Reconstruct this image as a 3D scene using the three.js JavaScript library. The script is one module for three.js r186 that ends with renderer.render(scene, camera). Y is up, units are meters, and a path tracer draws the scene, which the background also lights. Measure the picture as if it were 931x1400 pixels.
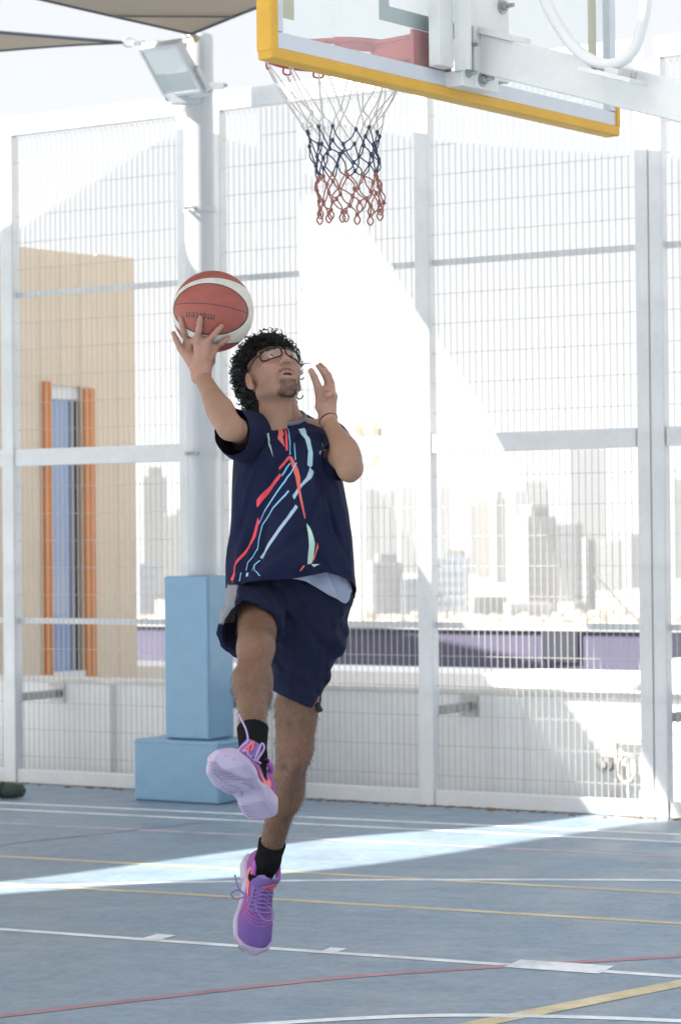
import * as THREE from 'three';
import { mergeGeometries } from 'three/addons/utils/BufferGeometryUtils.js';
import { RoundedBoxGeometry } from 'three/addons/geometries/RoundedBoxGeometry.js';
import { FontLoader } from 'three/addons/loaders/FontLoader.js';
import { TextGeometry } from 'three/addons/geometries/TextGeometry.js';

// ---------------------------------------------------------------- camera, sky, sun, exposure
const scene = new THREE.Scene();
const FPX = 3260, CAM_H = 1.47, PITCH = 42 / 3260, ROLL = 0.0095;   // focal length in photograph pixels (931 x 1400)
const camera = new THREE.PerspectiveCamera(2 * Math.atan(700 / FPX) * 180 / Math.PI, 931 / 1400, 0.1, 9000);
camera.position.set(0, CAM_H, 0);
camera.quaternion.setFromAxisAngle(new THREE.Vector3(1, 0, 0), PITCH).multiply(new THREE.Quaternion().setFromAxisAngle(new THREE.Vector3(0, 0, 1), -ROLL));
camera.updateMatrixWorld(true);
camera.focus = 7.15; camera.userData.fStop = 5.6;
const SUN_AZ = 79 * Math.PI / 180, SUN_EL = 36.5 * Math.PI / 180;
const sunDir = new THREE.Vector3(-Math.sin(SUN_AZ) * Math.cos(SUN_EL), Math.sin(SUN_EL), Math.cos(SUN_AZ) * Math.cos(SUN_EL));
const renderer = new THREE.WebGLRenderer({ antialias: true });
renderer.toneMapping = THREE.LinearToneMapping;
renderer.toneMappingExposure = 3.1;
renderer.shadowMap.enabled = true;
{ // hazy pale sky: whitish at the horizon, light blue above, a soft brightening towards the sun
  const W = 512, H = 256, px = new Float32Array(W * H * 4), d = new THREE.Vector3();
  for (let j = 0; j < H; j++) for (let i = 0; i < W; i++) {
    const v = (j + 0.5) / H, u = (i + 0.5) / W, el = (v - 0.5) * Math.PI, az = (u - 0.5) * 2 * Math.PI;
    d.set(Math.cos(el) * Math.cos(az), Math.sin(el), Math.cos(el) * Math.sin(az));
    const h = Math.max(0, d.y), t = 1 - Math.exp(-h * 2.4), k = (j * W + i) * 4;
    const g = Math.max(0, d.dot(sunDir)), glow = 1.0 * Math.pow(g, 5);
    const c0 = [0.285, 0.288, 0.292], c1 = [0.248, 0.27, 0.305];
    for (let q = 0; q < 3; q++) px[k + q] = c0[q] + (c1[q] - c0[q]) * t + glow * [1, 0.97, 0.9][q];
    px[k + 3] = 1;
  }
  const sky = new THREE.DataTexture(px, W, H, THREE.RGBAFormat, THREE.FloatType);
  sky.mapping = THREE.EquirectangularReflectionMapping; sky.magFilter = THREE.LinearFilter; sky.minFilter = THREE.LinearFilter; sky.needsUpdate = true;
  scene.background = sky; scene.environment = sky;
}
const sun = new THREE.DirectionalLight(new THREE.Color().setRGB(1, 0.94, 0.84), 5);
sun.position.copy(sunDir).multiplyScalar(40).add(new THREE.Vector3(0, 0, -12));
sun.target.position.set(0, 0, -12); scene.add(sun, sun.target);
sun.castShadow = true; sun.shadow.mapSize.set(4096, 4096); sun.shadow.radius = 1;
Object.assign(sun.shadow.camera, { left: -22, right: 22, top: 22, bottom: -22, near: 1, far: 120 });

// ---------------------------------------------------------------- helpers
const V = (x, y, z) => new THREE.Vector3(x, y, z);
function rng(seed) { let s = seed >>> 0; return () => { s = (s + 0x6D2B79F5) >>> 0; let t = s; t = Math.imul(t ^ (t >>> 15), t | 1); t ^= t + Math.imul(t ^ (t >>> 7), t | 61); return ((t ^ (t >>> 14)) >>> 0) / 4294967296; }; }
const ray = (px, py) => V((px - 465.5) / FPX, -(py - 700) / FPX, -1).applyQuaternion(camera.quaternion);
// where a point measured in the photograph stands: at a distance, or at a height
const at = (px, py, depth) => { const r = ray(px, py); return r.multiplyScalar(depth / -r.z).add(V(0, CAM_H, 0)); };
const atHeight = (px, py, h = 0) => { const r = ray(px, py); return r.multiplyScalar((h - CAM_H) / r.y).add(V(0, CAM_H, 0)); };
const lin = (r, g, b) => new THREE.Color().setRGB(r, g, b);
const taken = {};
function numbered(name) { const n = taken[name] = (taken[name] ?? -1) + 1; return n ? name + '_' + String(n).padStart(3, '0') : name; }
function thing(name, label, category, base = V(0, 0, 0), group) {
  const o = new THREE.Group(); o.name = numbered(name); o.position.copy(base); scene.add(o);
  o.userData = { label, category }; if (group) o.userData.group = group; return o;
}
const worldPos = (o) => { const p = V(0, 0, 0); for (let q = o; q && q !== scene; q = q.parent) p.add(q.position); return p; };
function part(name, geo, mat, parent, extra) {           // geometry in world metres
  if (parent !== scene) { const p = worldPos(parent); geo.translate(-p.x, -p.y, -p.z); }
  const m = new THREE.Mesh(geo, mat); m.name = parent === scene ? numbered(name) : name; m.castShadow = m.receiveShadow = true; parent.add(m);
  if (extra) Object.assign(m.userData, extra); return m;
}
function structure(name, geo, mat, parent = scene) { const m = part(name, geo, mat, parent); if (parent === scene) m.userData.kind = 'structure'; return m; }
const merge = (list) => mergeGeometries(list.map((g) => { const q = g.index ? g.toNonIndexed() : g; for (const k of Object.keys(q.attributes)) if (!['position', 'normal', 'uv'].includes(k)) q.deleteAttribute(k); if (!q.attributes.uv) q.setAttribute('uv', new THREE.BufferAttribute(new Float32Array(q.attributes.position.count * 2), 2)); return q; }));
function metreUV(g) {                                     // box-projected uv in metres
  const q = g.index ? g.toNonIndexed() : g, p = q.attributes.position, n = q.attributes.normal, uv = new Float32Array(p.count * 2);
  for (let i = 0; i < p.count; i += 3) {
    const ax = Math.abs(n.getX(i)), ay = Math.abs(n.getY(i)), az = Math.abs(n.getZ(i));
    for (let k = i; k < i + 3; k++) { const x = p.getX(k), y = p.getY(k), z = p.getZ(k); uv.set(ay > ax && ay > az ? [x, z] : ax > az ? [z, y] : [x, y], k * 2); }
  }
  q.setAttribute('uv', new THREE.BufferAttribute(uv, 2)); return q;
}
const basis = (o, x, y, z) => new THREE.Matrix4().makeBasis(x, y, z).setPosition(o);
function box(w, h, d, m, r = 0) { let g = r ? new RoundedBoxGeometry(w, h, d, 2, r) : new THREE.BoxGeometry(w, h, d); g = metreUV(g); if (m) g.applyMatrix4(m); return g; }
const T = (x, y, z) => new THREE.Matrix4().makeTranslation(x, y, z);
function tube(pts, r, seg = 24, rad = 8, closed = false) { return new THREE.TubeGeometry(new THREE.CatmullRomCurve3(pts, closed), seg, r, rad, closed); }
function bar(a, b, r0, r1 = r0, rad = 10) {
  const L = a.distanceTo(b), g = new THREE.CylinderGeometry(r1, r0, L, rad), q = new THREE.Quaternion().setFromUnitVectors(V(0, 1, 0), b.clone().sub(a).normalize());
  g.applyQuaternion(q); g.translate((a.x + b.x) / 2, (a.y + b.y) / 2, (a.z + b.z) / 2); return g;
}
function sheet(rows) {                                    // rows of equally many points, with uv 0..1
  const n = rows.length, m = rows[0].length, pos = [], uv = [], idx = [];
  rows.forEach((row, j) => row.forEach((p, i) => { pos.push(p.x, p.y, p.z); uv.push(i / (m - 1), j / (n - 1)); }));
  for (let j = 0; j < n - 1; j++) for (let i = 0; i < m - 1; i++) { const a = j * m + i; idx.push(a, a + 1, a + m, a + 1, a + m + 1, a + m); }
  const g = new THREE.BufferGeometry(); g.setAttribute('position', new THREE.Float32BufferAttribute(pos, 3)); g.setAttribute('uv', new THREE.Float32BufferAttribute(uv, 2)); g.setIndex(idx); g.computeVertexNormals(); return g;
}
// smooth tileable value noise
function noise2(seed, n) {
  const r = rng(seed), a = new Float32Array(n * n); for (let i = 0; i < a.length; i++) a[i] = r();
  const s = (t) => t * t * (3 - 2 * t), w = (i) => ((i % n) + n) % n;
  return (x, y) => { const i = Math.floor(x), j = Math.floor(y), u = s(x - i), v = s(y - j), A = a[w(j) * n + w(i)], B = a[w(j) * n + w(i + 1)], C = a[w(j + 1) * n + w(i)], D = a[w(j + 1) * n + w(i + 1)]; return (A + (B - A) * u) * (1 - v) + (C + (D - C) * u) * v; };
}
const enc = (c) => 255 * (c <= 0.0031308 ? 12.92 * c : 1.055 * Math.pow(Math.min(1, c), 1 / 2.4) - 0.055);
function texture(W, H, fn, srgb = true) {                 // fn(x, y) -> linear rgb (or a grey number)
  const d = new Uint8Array(W * H * 4);
  for (let j = 0; j < H; j++) for (let i = 0; i < W; i++) {
    const c = fn(i, j), k = (j * W + i) * 4, a = Array.isArray(c) ? c : [c, c, c];
    for (let q = 0; q < 3; q++) d[k + q] = Math.max(0, Math.min(255, srgb ? enc(Math.max(0, a[q])) : a[q] * 255)); d[k + 3] = 255;
  }
  const t = new THREE.DataTexture(d, W, H); t.wrapS = t.wrapT = THREE.RepeatWrapping; t.magFilter = THREE.LinearFilter; t.minFilter = THREE.LinearMipmapLinearFilter; t.generateMipmaps = true;
  if (srgb) t.colorSpace = THREE.SRGBColorSpace; t.needsUpdate = true; return t;
}
function mottled(rgb, amount, seed, { scale = 1, streak = 1, rough = 0.6, metal = 0, fine = 0.4, bump = 0, size = 256 } = {}) {   // one tile is `scale` metres
  const a = noise2(seed, 8), b = noise2(seed + 1, 32), c = noise2(seed + 2, 128);
  const f = (i, j) => { const x = i / size, y = j / size; return (a(x * 8, y * 8) - 0.5) * 1.1 + (b(x * 32, y * 32 * streak) - 0.5) * 0.6 + (c(x * 128, y * 128) - 0.5) * fine; };
  const map = texture(size, size, (i, j) => { const k = 1 + amount * f(i, j); return rgb.map((v) => v * k); });
  map.repeat.set(1 / scale, 1 / scale);
  const o = { map, roughness: rough, metalness: metal };
  if (bump) { o.bumpMap = texture(size, size, (i, j) => 0.5 + 0.5 * f(i, j), false); o.bumpMap.repeat.copy(map.repeat); o.bumpScale = bump; }
  return new THREE.MeshStandardMaterial(o);
}
const plain = (rgb, rough = 0.6, metal = 0) => new THREE.MeshStandardMaterial({ color: lin(...rgb), roughness: rough, metalness: metal });
const two = (m) => { m.side = THREE.DoubleSide; return m; };

// surface nets over a signed distance field; colour(p) optional
function netSDF(f, lo, hi, cell, colour) {
  const nx = Math.ceil((hi.x - lo.x) / cell) + 1, ny = Math.ceil((hi.y - lo.y) / cell) + 1, nz = Math.ceil((hi.z - lo.z) / cell) + 1;
  const F = new Float32Array(nx * ny * nz), id = (i, j, k) => (k * ny + j) * nx + i;
  for (let k = 0; k < nz; k++) for (let j = 0; j < ny; j++) for (let i = 0; i < nx; i++) F[id(i, j, k)] = f(lo.x + i * cell, lo.y + j * cell, lo.z + k * cell);
  const vid = new Int32Array(nx * ny * nz).fill(-1), pos = [], idx = [];
  const E = [[0, 1], [2, 3], [4, 5], [6, 7], [0, 2], [1, 3], [4, 6], [5, 7], [0, 4], [1, 5], [2, 6], [3, 7]];
  const c = new Float32Array(8);
  for (let k = 0; k < nz - 1; k++) for (let j = 0; j < ny - 1; j++) for (let i = 0; i < nx - 1; i++) {
    let m = 0; for (let q = 0; q < 8; q++) { c[q] = F[id(i + (q & 1), j + ((q >> 1) & 1), k + (q >> 2))]; if (c[q] < 0) m |= 1 << q; }
    if (m === 0 || m === 255) continue;
    let x = 0, y = 0, z = 0, n = 0;
    for (const [a, b] of E) if ((c[a] < 0) !== (c[b] < 0)) { const t = c[a] / (c[a] - c[b]); x += (a & 1) + t * ((b & 1) - (a & 1)); y += ((a >> 1) & 1) + t * (((b >> 1) & 1) - ((a >> 1) & 1)); z += (a >> 2) + t * ((b >> 2) - (a >> 2)); n++; }
    vid[id(i, j, k)] = pos.length / 3; pos.push(lo.x + (i + x / n) * cell, lo.y + (j + y / n) * cell, lo.z + (k + z / n) * cell);
  }
  const quad = (a, b, d, e, flip) => { if (a < 0 || b < 0 || d < 0 || e < 0) return; flip ? idx.push(a, d, b, a, e, d) : idx.push(a, b, d, a, d, e); };
  for (let k = 1; k < nz - 1; k++) for (let j = 1; j < ny - 1; j++) for (let i = 1; i < nx - 1; i++) {
    const s = F[id(i, j, k)] < 0;
    if (s !== (F[id(i + 1, j, k)] < 0)) quad(vid[id(i, j - 1, k - 1)], vid[id(i, j, k - 1)], vid[id(i, j, k)], vid[id(i, j - 1, k)], !s);
    if (s !== (F[id(i, j + 1, k)] < 0)) quad(vid[id(i - 1, j, k - 1)], vid[id(i - 1, j, k)], vid[id(i, j, k)], vid[id(i, j, k - 1)], !s);
    if (s !== (F[id(i, j, k + 1)] < 0)) quad(vid[id(i - 1, j - 1, k)], vid[id(i, j - 1, k)], vid[id(i, j, k)], vid[id(i - 1, j, k)], !s);
  }
  const N = pos.length / 3, nor = new Float32Array(N * 3), col = colour ? new Float32Array(N * 3) : null, e = cell * 0.5;
  for (let q = 0; q < N; q++) {
    let x = pos[q * 3], y = pos[q * 3 + 1], z = pos[q * 3 + 2], gx, gy, gz;
    for (let it = 0; it < 2; it++) {
      gx = f(x + e, y, z) - f(x - e, y, z); gy = f(x, y + e, z) - f(x, y - e, z); gz = f(x, y, z + e) - f(x, y, z - e);
      const L = Math.hypot(gx, gy, gz) || 1; gx /= L; gy /= L; gz /= L;
      if (it === 0) { const d = Math.max(-0.6 * cell, Math.min(0.6 * cell, f(x, y, z) / Math.max(0.5, L / (2 * e)))); x -= gx * d; y -= gy * d; z -= gz * d; }
    }
    pos[q * 3] = x; pos[q * 3 + 1] = y; pos[q * 3 + 2] = z; nor[q * 3] = gx; nor[q * 3 + 1] = gy; nor[q * 3 + 2] = gz;
    if (col) { const k = colour(x, y, z, gx, gy, gz); col.set(k, q * 3); }
  }
  const g = new THREE.BufferGeometry(); g.setAttribute('position', new THREE.Float32BufferAttribute(pos, 3)); g.setAttribute('normal', new THREE.BufferAttribute(nor, 3)); if (col) g.setAttribute('color', new THREE.BufferAttribute(col, 3)); g.setIndex(idx);
  return g;
}
const smin = (a, b, k) => { const h = Math.max(k - Math.abs(a - b), 0) / k; return Math.min(a, b) - h * h * k * 0.25; };
function cone(a, b, ra, rb) {                             // distance to a tapered capsule
  const bx = b.x - a.x, by = b.y - a.y, bz = b.z - a.z, L2 = bx * bx + by * by + bz * bz;
  return (x, y, z) => { const px = x - a.x, py = y - a.y, pz = z - a.z; let t = (px * bx + py * by + pz * bz) / L2; t = t < 0 ? 0 : t > 1 ? 1 : t; const dx = px - t * bx, dy = py - t * by, dz = pz - t * bz; return Math.sqrt(dx * dx + dy * dy + dz * dz) - (ra + t * (rb - ra)); };
}
const ellip = (cx, cy, cz, rx, ry, rz) => (x, y, z) => { const a = (x - cx) / rx, b = (y - cy) / ry, c = (z - cz) / rz, k = Math.sqrt(a * a + b * b + c * c), a2 = a / rx, b2 = b / ry, c2 = c / rz, g = Math.sqrt(a2 * a2 + b2 * b2 + c2 * c2); return g < 1e-6 ? -Math.min(rx, ry, rz) : k * (k - 1) / g; };

// ---------------------------------------------------------------- the setting: terrain, podium, court
const FA = atHeight(13, 1069), FB = atHeight(890, 1117);            // foot of the fence
const FU = FB.clone().sub(FA).normalize();                          // along the fence
const FN = V(-FU.z, 0, FU.x); if (FN.z < 0) FN.negate();            // from the fence on to the court
const fence = (u, y, out = 0) => FA.clone().addScaledVector(FU, u).addScaledVector(FN, out).setY(y);
const fenceBasis = (u, y, out) => basis(fence(u, y, out), FU, V(0, 1, 0), FU.clone().cross(V(0, 1, 0)));   // x along, y up, z on to the court or off it
const OUT = Math.sign(FU.clone().cross(V(0, 1, 0)).dot(FN));

{
  const sand = mottled([0.5, 0.45, 0.38], 0.35, 11, { scale: 260, rough: 1, size: 256 });
  const g = new THREE.PlaneGeometry(5200, 5200, 1, 1).rotateX(-Math.PI / 2); g.translate(0, -25, -100);
  structure('terrain', metreUV(g), sand);
  const concrete = mottled([0.55, 0.54, 0.52], 0.2, 15, { scale: 3, rough: 0.9 });
  structure('podium', box(64, 24.9, 62, T(0, -12.53, -6)), concrete);
}
{
  const S = 1024, a = noise2(21, 6), b = noise2(22, 24), c = noise2(23, 96), st = noise2(24, 64), st2 = noise2(25, 16), sp = noise2(26, 256);
  const streak = (i, j) => { const x = i / S, y = j / S, w = a(x * 6, y * 6); return st(x * 16 + 2 * w, y * 64) * 0.6 + st2(x * 5, y * 16 + w) * 0.6; };
  const col = texture(S, S, (i, j) => {
    const x = i / S, y = j / S, f = (a(x * 6, y * 6) - 0.5) * 0.14 + (b(x * 24, y * 24) - 0.5) * 0.12 + (c(x * 96, y * 96) - 0.5) * 0.16 + (sp(x * 256, y * 256) - 0.5) * 0.22;
    const s = streak(i, j) - 0.6, pale = Math.max(0, s - 0.17) * 1.1, dark = Math.max(0, -s - 0.17) * 0.6;
    return [0.218, 0.295, 0.38].map((v, q) => v * (1 + f - dark) + pale * [0.2, 0.19, 0.17][q]);
  });
  const ro = texture(S, S, (i, j) => 0.5 + 0.25 * (b(i / S * 24, j / S * 24) - 0.5) + 0.25 * (streak(i, j) - 0.6), false);
  const bu = texture(512, 512, (i, j) => sp(i / 2, j / 2), false);
  col.repeat.set(1 / 4.3, 1 / 4.3); ro.repeat.copy(col.repeat); bu.repeat.set(1 / 0.8, 1 / 0.8);
  const m = new THREE.MeshStandardMaterial({ map: col, roughnessMap: ro, roughness: 1, bumpMap: bu, bumpScale: 0.0012 });
  const g = new THREE.PlaneGeometry(50, 40, 1, 1).rotateX(-Math.PI / 2);
  const uv = g.attributes.uv, p = g.attributes.position;
  for (let i = 0; i < uv.count; i++) uv.setXY(i, p.getX(i) + 0.1 * p.getZ(i), p.getZ(i) - 0.1 * p.getX(i));
  g.translate(0, 0, 3.4);
  // the court ends at the parapet behind the fence
  const shape = []; const back = fence(-16, 0, -0.4), back2 = fence(14, 0, -0.4);
  const q = new THREE.BufferGeometry(); const P = [back, back2, V(26, 0, 22), V(-26, 0, 22)];
  q.setAttribute('position', new THREE.Float32BufferAttribute(P.flatMap((v) => [v.x, 0, v.z]), 3));
  q.setAttribute('uv', new THREE.Float32BufferAttribute(P.flatMap((v) => [v.x * 0.97 + v.z * 0.2, v.z * 0.97 - v.x * 0.2]), 2)); q.setIndex([0, 2, 1, 0, 3, 2]); q.computeVertexNormals();
  structure('court_surface', q, m);
  // painted lines, each a thin sheet of its own
  const paint = (rgb, seed) => mottled(rgb, 0.35, seed, { scale: 0.9, rough: 0.55, size: 256 });
  const white = paint([0.72, 0.76, 0.8], 31), yellow = paint([0.6, 0.51, 0.31], 34), red = paint([0.37, 0.2, 0.24], 37), pink = paint([0.5, 0.42, 0.47], 40);
  let lift = 0.0006;
  function line(name, pix, w, mat, ext = 0) {
    let pts = pix.map(([x, y]) => atHeight(x, y));
    if (ext) { const n = pts.length; pts[0].addScaledVector(pts[0].clone().sub(pts[1]).normalize(), ext); pts[n - 1].addScaledVector(pts[n - 1].clone().sub(pts[n - 2]).normalize(), ext); }
    if (pts.length > 2) pts = new THREE.CatmullRomCurve3(pts).getPoints(40);
    const rows = [[], []];
    pts.forEach((p, i) => { const t = pts[Math.min(i + 1, pts.length - 1)].clone().sub(pts[Math.max(0, i - 1)]).normalize(), s = V(-t.z, 0, t.x).multiplyScalar(w / 2); rows[0].push(p.clone().add(s).setY(lift)); rows[1].push(p.clone().sub(s).setY(lift)); });
    const g = sheet(rows), u = g.attributes.uv, P2 = g.attributes.position; for (let i = 0; i < u.count; i++) u.setXY(i, P2.getX(i), P2.getZ(i));
    const nrm = g.attributes.normal; if (nrm.getY(0) < 0) { g.index.array.reverse(); g.computeVertexNormals(); }
    structure(name, g, mat); lift += 0.00012;
  }
  line('court_line', [[0, 1097.5], [931, 1141]], 0.05, white, 3);
  line('court_line', [[0, 1106], [931, 1151.5]], 0.05, white, 3);
  line('court_line', [[0, 1125], [931, 1172]], 0.045, pink, 3);
  line('court_line', [[0, 1171], [465, 1196], [931, 1221.5]], 0.05, yellow, 3);
  line('court_line', [[0, 1209], [465, 1235], [931, 1263.5]], 0.05, yellow, 3);
  line('court_line', [[-120, 1221], [0, 1214], [200, 1207.5], [465, 1203.6], [700, 1202.8], [931, 1204], [1060, 1206]], 0.05, white, 1);
  line('court_line', [[0, 1270], [465, 1303.5], [931, 1335]], 0.05, white, 3);
  line('court_line', [[0, 1390], [200, 1366], [465, 1337], [680, 1322], [931, 1308]], 0.05, red, 1.2);
  line('court_line', [[653, 1400], [931, 1344.5]], 0.085, yellow, 2.5);
  line('court_line', [[300, 1405], [465, 1394], [605, 1388.7], [745, 1390], [931, 1396.5], [1000, 1401]], 0.05, white, 0.6);
  line('court_line', [[0, 1155], [90, 1145], [180, 1135]], 0.04, paint([0.25, 0.26, 0.35], 43), 0.5);
  const dash = (x0, y0, x1, y1, w) => line('lane_mark', [[x0, y0], [x1, y1]], w, white);
  dash(700, 1317.5, 829, 1326.5, 0.16); dash(442, 1299.6, 464, 1301.2, 0.12); dash(203, 1281, 229, 1283, 0.13);
}

// ---------------------------------------------------------------- boundary: mesh fence, parapet, what stands beyond
const greyPaint = mottled([0.7, 0.715, 0.73], 0.1, 51, { scale: 0.7, rough: 0.5, fine: 0.25 });
const wireMat = plain([0.46, 0.46, 0.45], 0.5, 0.1);
const steelMat = mottled([0.42, 0.42, 0.42], 0.25, 57, { scale: 0.2, rough: 0.45, metal: 0.6, size: 128 });
{
  const f = thing('mesh_fence', 'tall pale grey steel fence with wire mesh bays along the court edge', 'fence', fence(2.2, 0));
  const post = (u, w = 0.085, dep = 0.08) => part('post', box(w, 4.02, dep, fenceBasis(u, 2.01, 0), 0.006), greyPaint, f);
  const posts = [-3.0, -1.5, 0.04, 1.375, 1.59, 2.982, 4.312, 4.392, 5.87, 7.37];
  const bays = []; const edge = [[-3.0, -1.5], [-1.5, 0.04], [0.04, 1.375], [1.59, 2.982], [2.982, 4.31], [4.39, 5.87], [5.87, 7.37]];
  for (const u of posts) post(u, u > 4.3 && u < 4.4 ? 0.074 : 0.09);
  for (const [a, b] of edge) {
    const mid = (a + b) / 2, L = b - a - 0.092;
    for (const [y, h, dz] of [[0.045, 0.085, 0], [2.016, 0.104, 0], [4.02, 0.115, 0.004]]) part('rail', box(y > 3 ? L + 0.088 : L, h, 0.06, fenceBasis(mid, y + (y > 3 ? 0.06 : 0), dz), 0.005), greyPaint, f);
    for (const y of [1.005, 3.03]) part('stiffener_bar', box(L, 0.034, 0.022, fenceBasis(mid, y, OUT * -0.018)), greyPaint, f);
    const wires = [], n = Math.round(L / 0.0385), r = 0.0015;
    const wire = (w, h, u, y, o) => wires.push(new THREE.BoxGeometry(w, h, 0.0042).applyMatrix4(fenceBasis(u, y, o)));
    for (let i = 1; i < n; i++) { const u = a + 0.046 + L * i / n; wire(2 * r, 1.87, u, 1.025, OUT * 0.0025); wire(2 * r, 1.94, u, 3.04, OUT * 0.0025); }
    for (let k = 1; k < 24; k++) if (k % 6) wire(L, 2 * r, mid, k / 6 + (k > 12 ? 0.02 : 0), OUT * -0.0018);
    part('wire_mesh', merge(wires), wireMat, f, { kind: 'stuff' });
  }
  // short arms that tie the posts to the parapet
  for (const u of [0.09, 3.035, 4.45, 1.64]) {
    part('tie_arm', box(0.05, 0.05, 0.33, fenceBasis(u, 0.53, OUT * -0.2), 0.004), steelMat, f);
    part('tie_plate', box(0.12, 0.12, 0.012, fenceBasis(u, 0.53, OUT * -0.375), 0.003), steelMat, f);
  }
}
const render = mottled([0.88, 0.88, 0.88], 0.06, 61, { scale: 1.3, rough: 0.85, bump: 0.002 });
{
  const w = thing('parapet_wall', 'low white rendered parapet wall right behind the mesh fence', 'wall', fence(2, 0, -0.5));
  part('wall', box(16, 0.6, 0.2, fenceBasis(2, 0.3, -0.483)), render, w);
  part('coping', box(16, 0.03, 0.24, fenceBasis(2, 0.613, -0.49), 0.006), mottled([0.7, 0.68, 0.64], 0.12, 64, { scale: 1, rough: 0.8 }), w);
  part('pilaster', box(0.16, 0.592, 0.05, fenceBasis(0.45, 0.296, -0.36)), render, w);
  part('pilaster', box(0.16, 0.592, 0.05, fenceBasis(3.3, 0.296, -0.36)), render, w);
}
{ // dirt that has gathered where the fence meets the court
  const r = rng(71), list = [];
  for (let i = 0; i < 260; i++) { const s = 0.004 + r() * 0.012, g = new THREE.IcosahedronGeometry(s, 0); g.scale(1 + r(), 0.35, 1 + r()); const p = fence(r() * 5.4 - 0.6, s * 0.2, 0.05 + r() * r() * 0.12 - 0.02); g.translate(p.x, p.y, p.z); list.push(g); }
  part('dirt', merge(list), plain([0.2, 0.15, 0.11], 1), scene, { kind: 'stuff', label: 'brown grit gathered along the foot of the mesh fence', category: 'dirt' });
}
{ // hose point fixed to the parapet
  const o = fence(3.98, 0, -0.36), w = thing('hose_point', 'small white standpipe and coiled hose fixed to the parapet', 'standpipe', o);
  const B = (a, y, b) => fence(3.98 + a, y, -0.36 + b), pale = plain([0.6, 0.58, 0.54], 0.6), dark = plain([0.25, 0.25, 0.26], 0.5);
  part('pipe', bar(B(0, 0.004, 0.05), B(0, 0.36, 0.05), 0.011), pale, w); part('pipe', bar(B(0.07, 0.004, 0.05), B(0.07, 0.3, 0.05), 0.011), pale, w);
  part('valve', merge([bar(B(-0.06, 0.24, 0.02), B(-0.06, 0.24, 0.09), 0.045), bar(B(-0.06, 0.24, 0.09), B(-0.06, 0.24, 0.1), 0.02)]), dark, w);
  const pts = []; for (let i = 0; i < 60; i++) { const t = i / 60 * 6.28 * 3; pts.push(B(0.07 + Math.cos(t) * 0.05, 0.22 + Math.sin(t) * 0.075, 0.05 + i * 0.0006)); }
  part('hose', tube(pts, 0.008, 120, 6), pale, w); part('shelf', box(0.2, 0.012, 0.05, fenceBasis(4.02, 0.372, -0.33)), pale, w);
}
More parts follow.
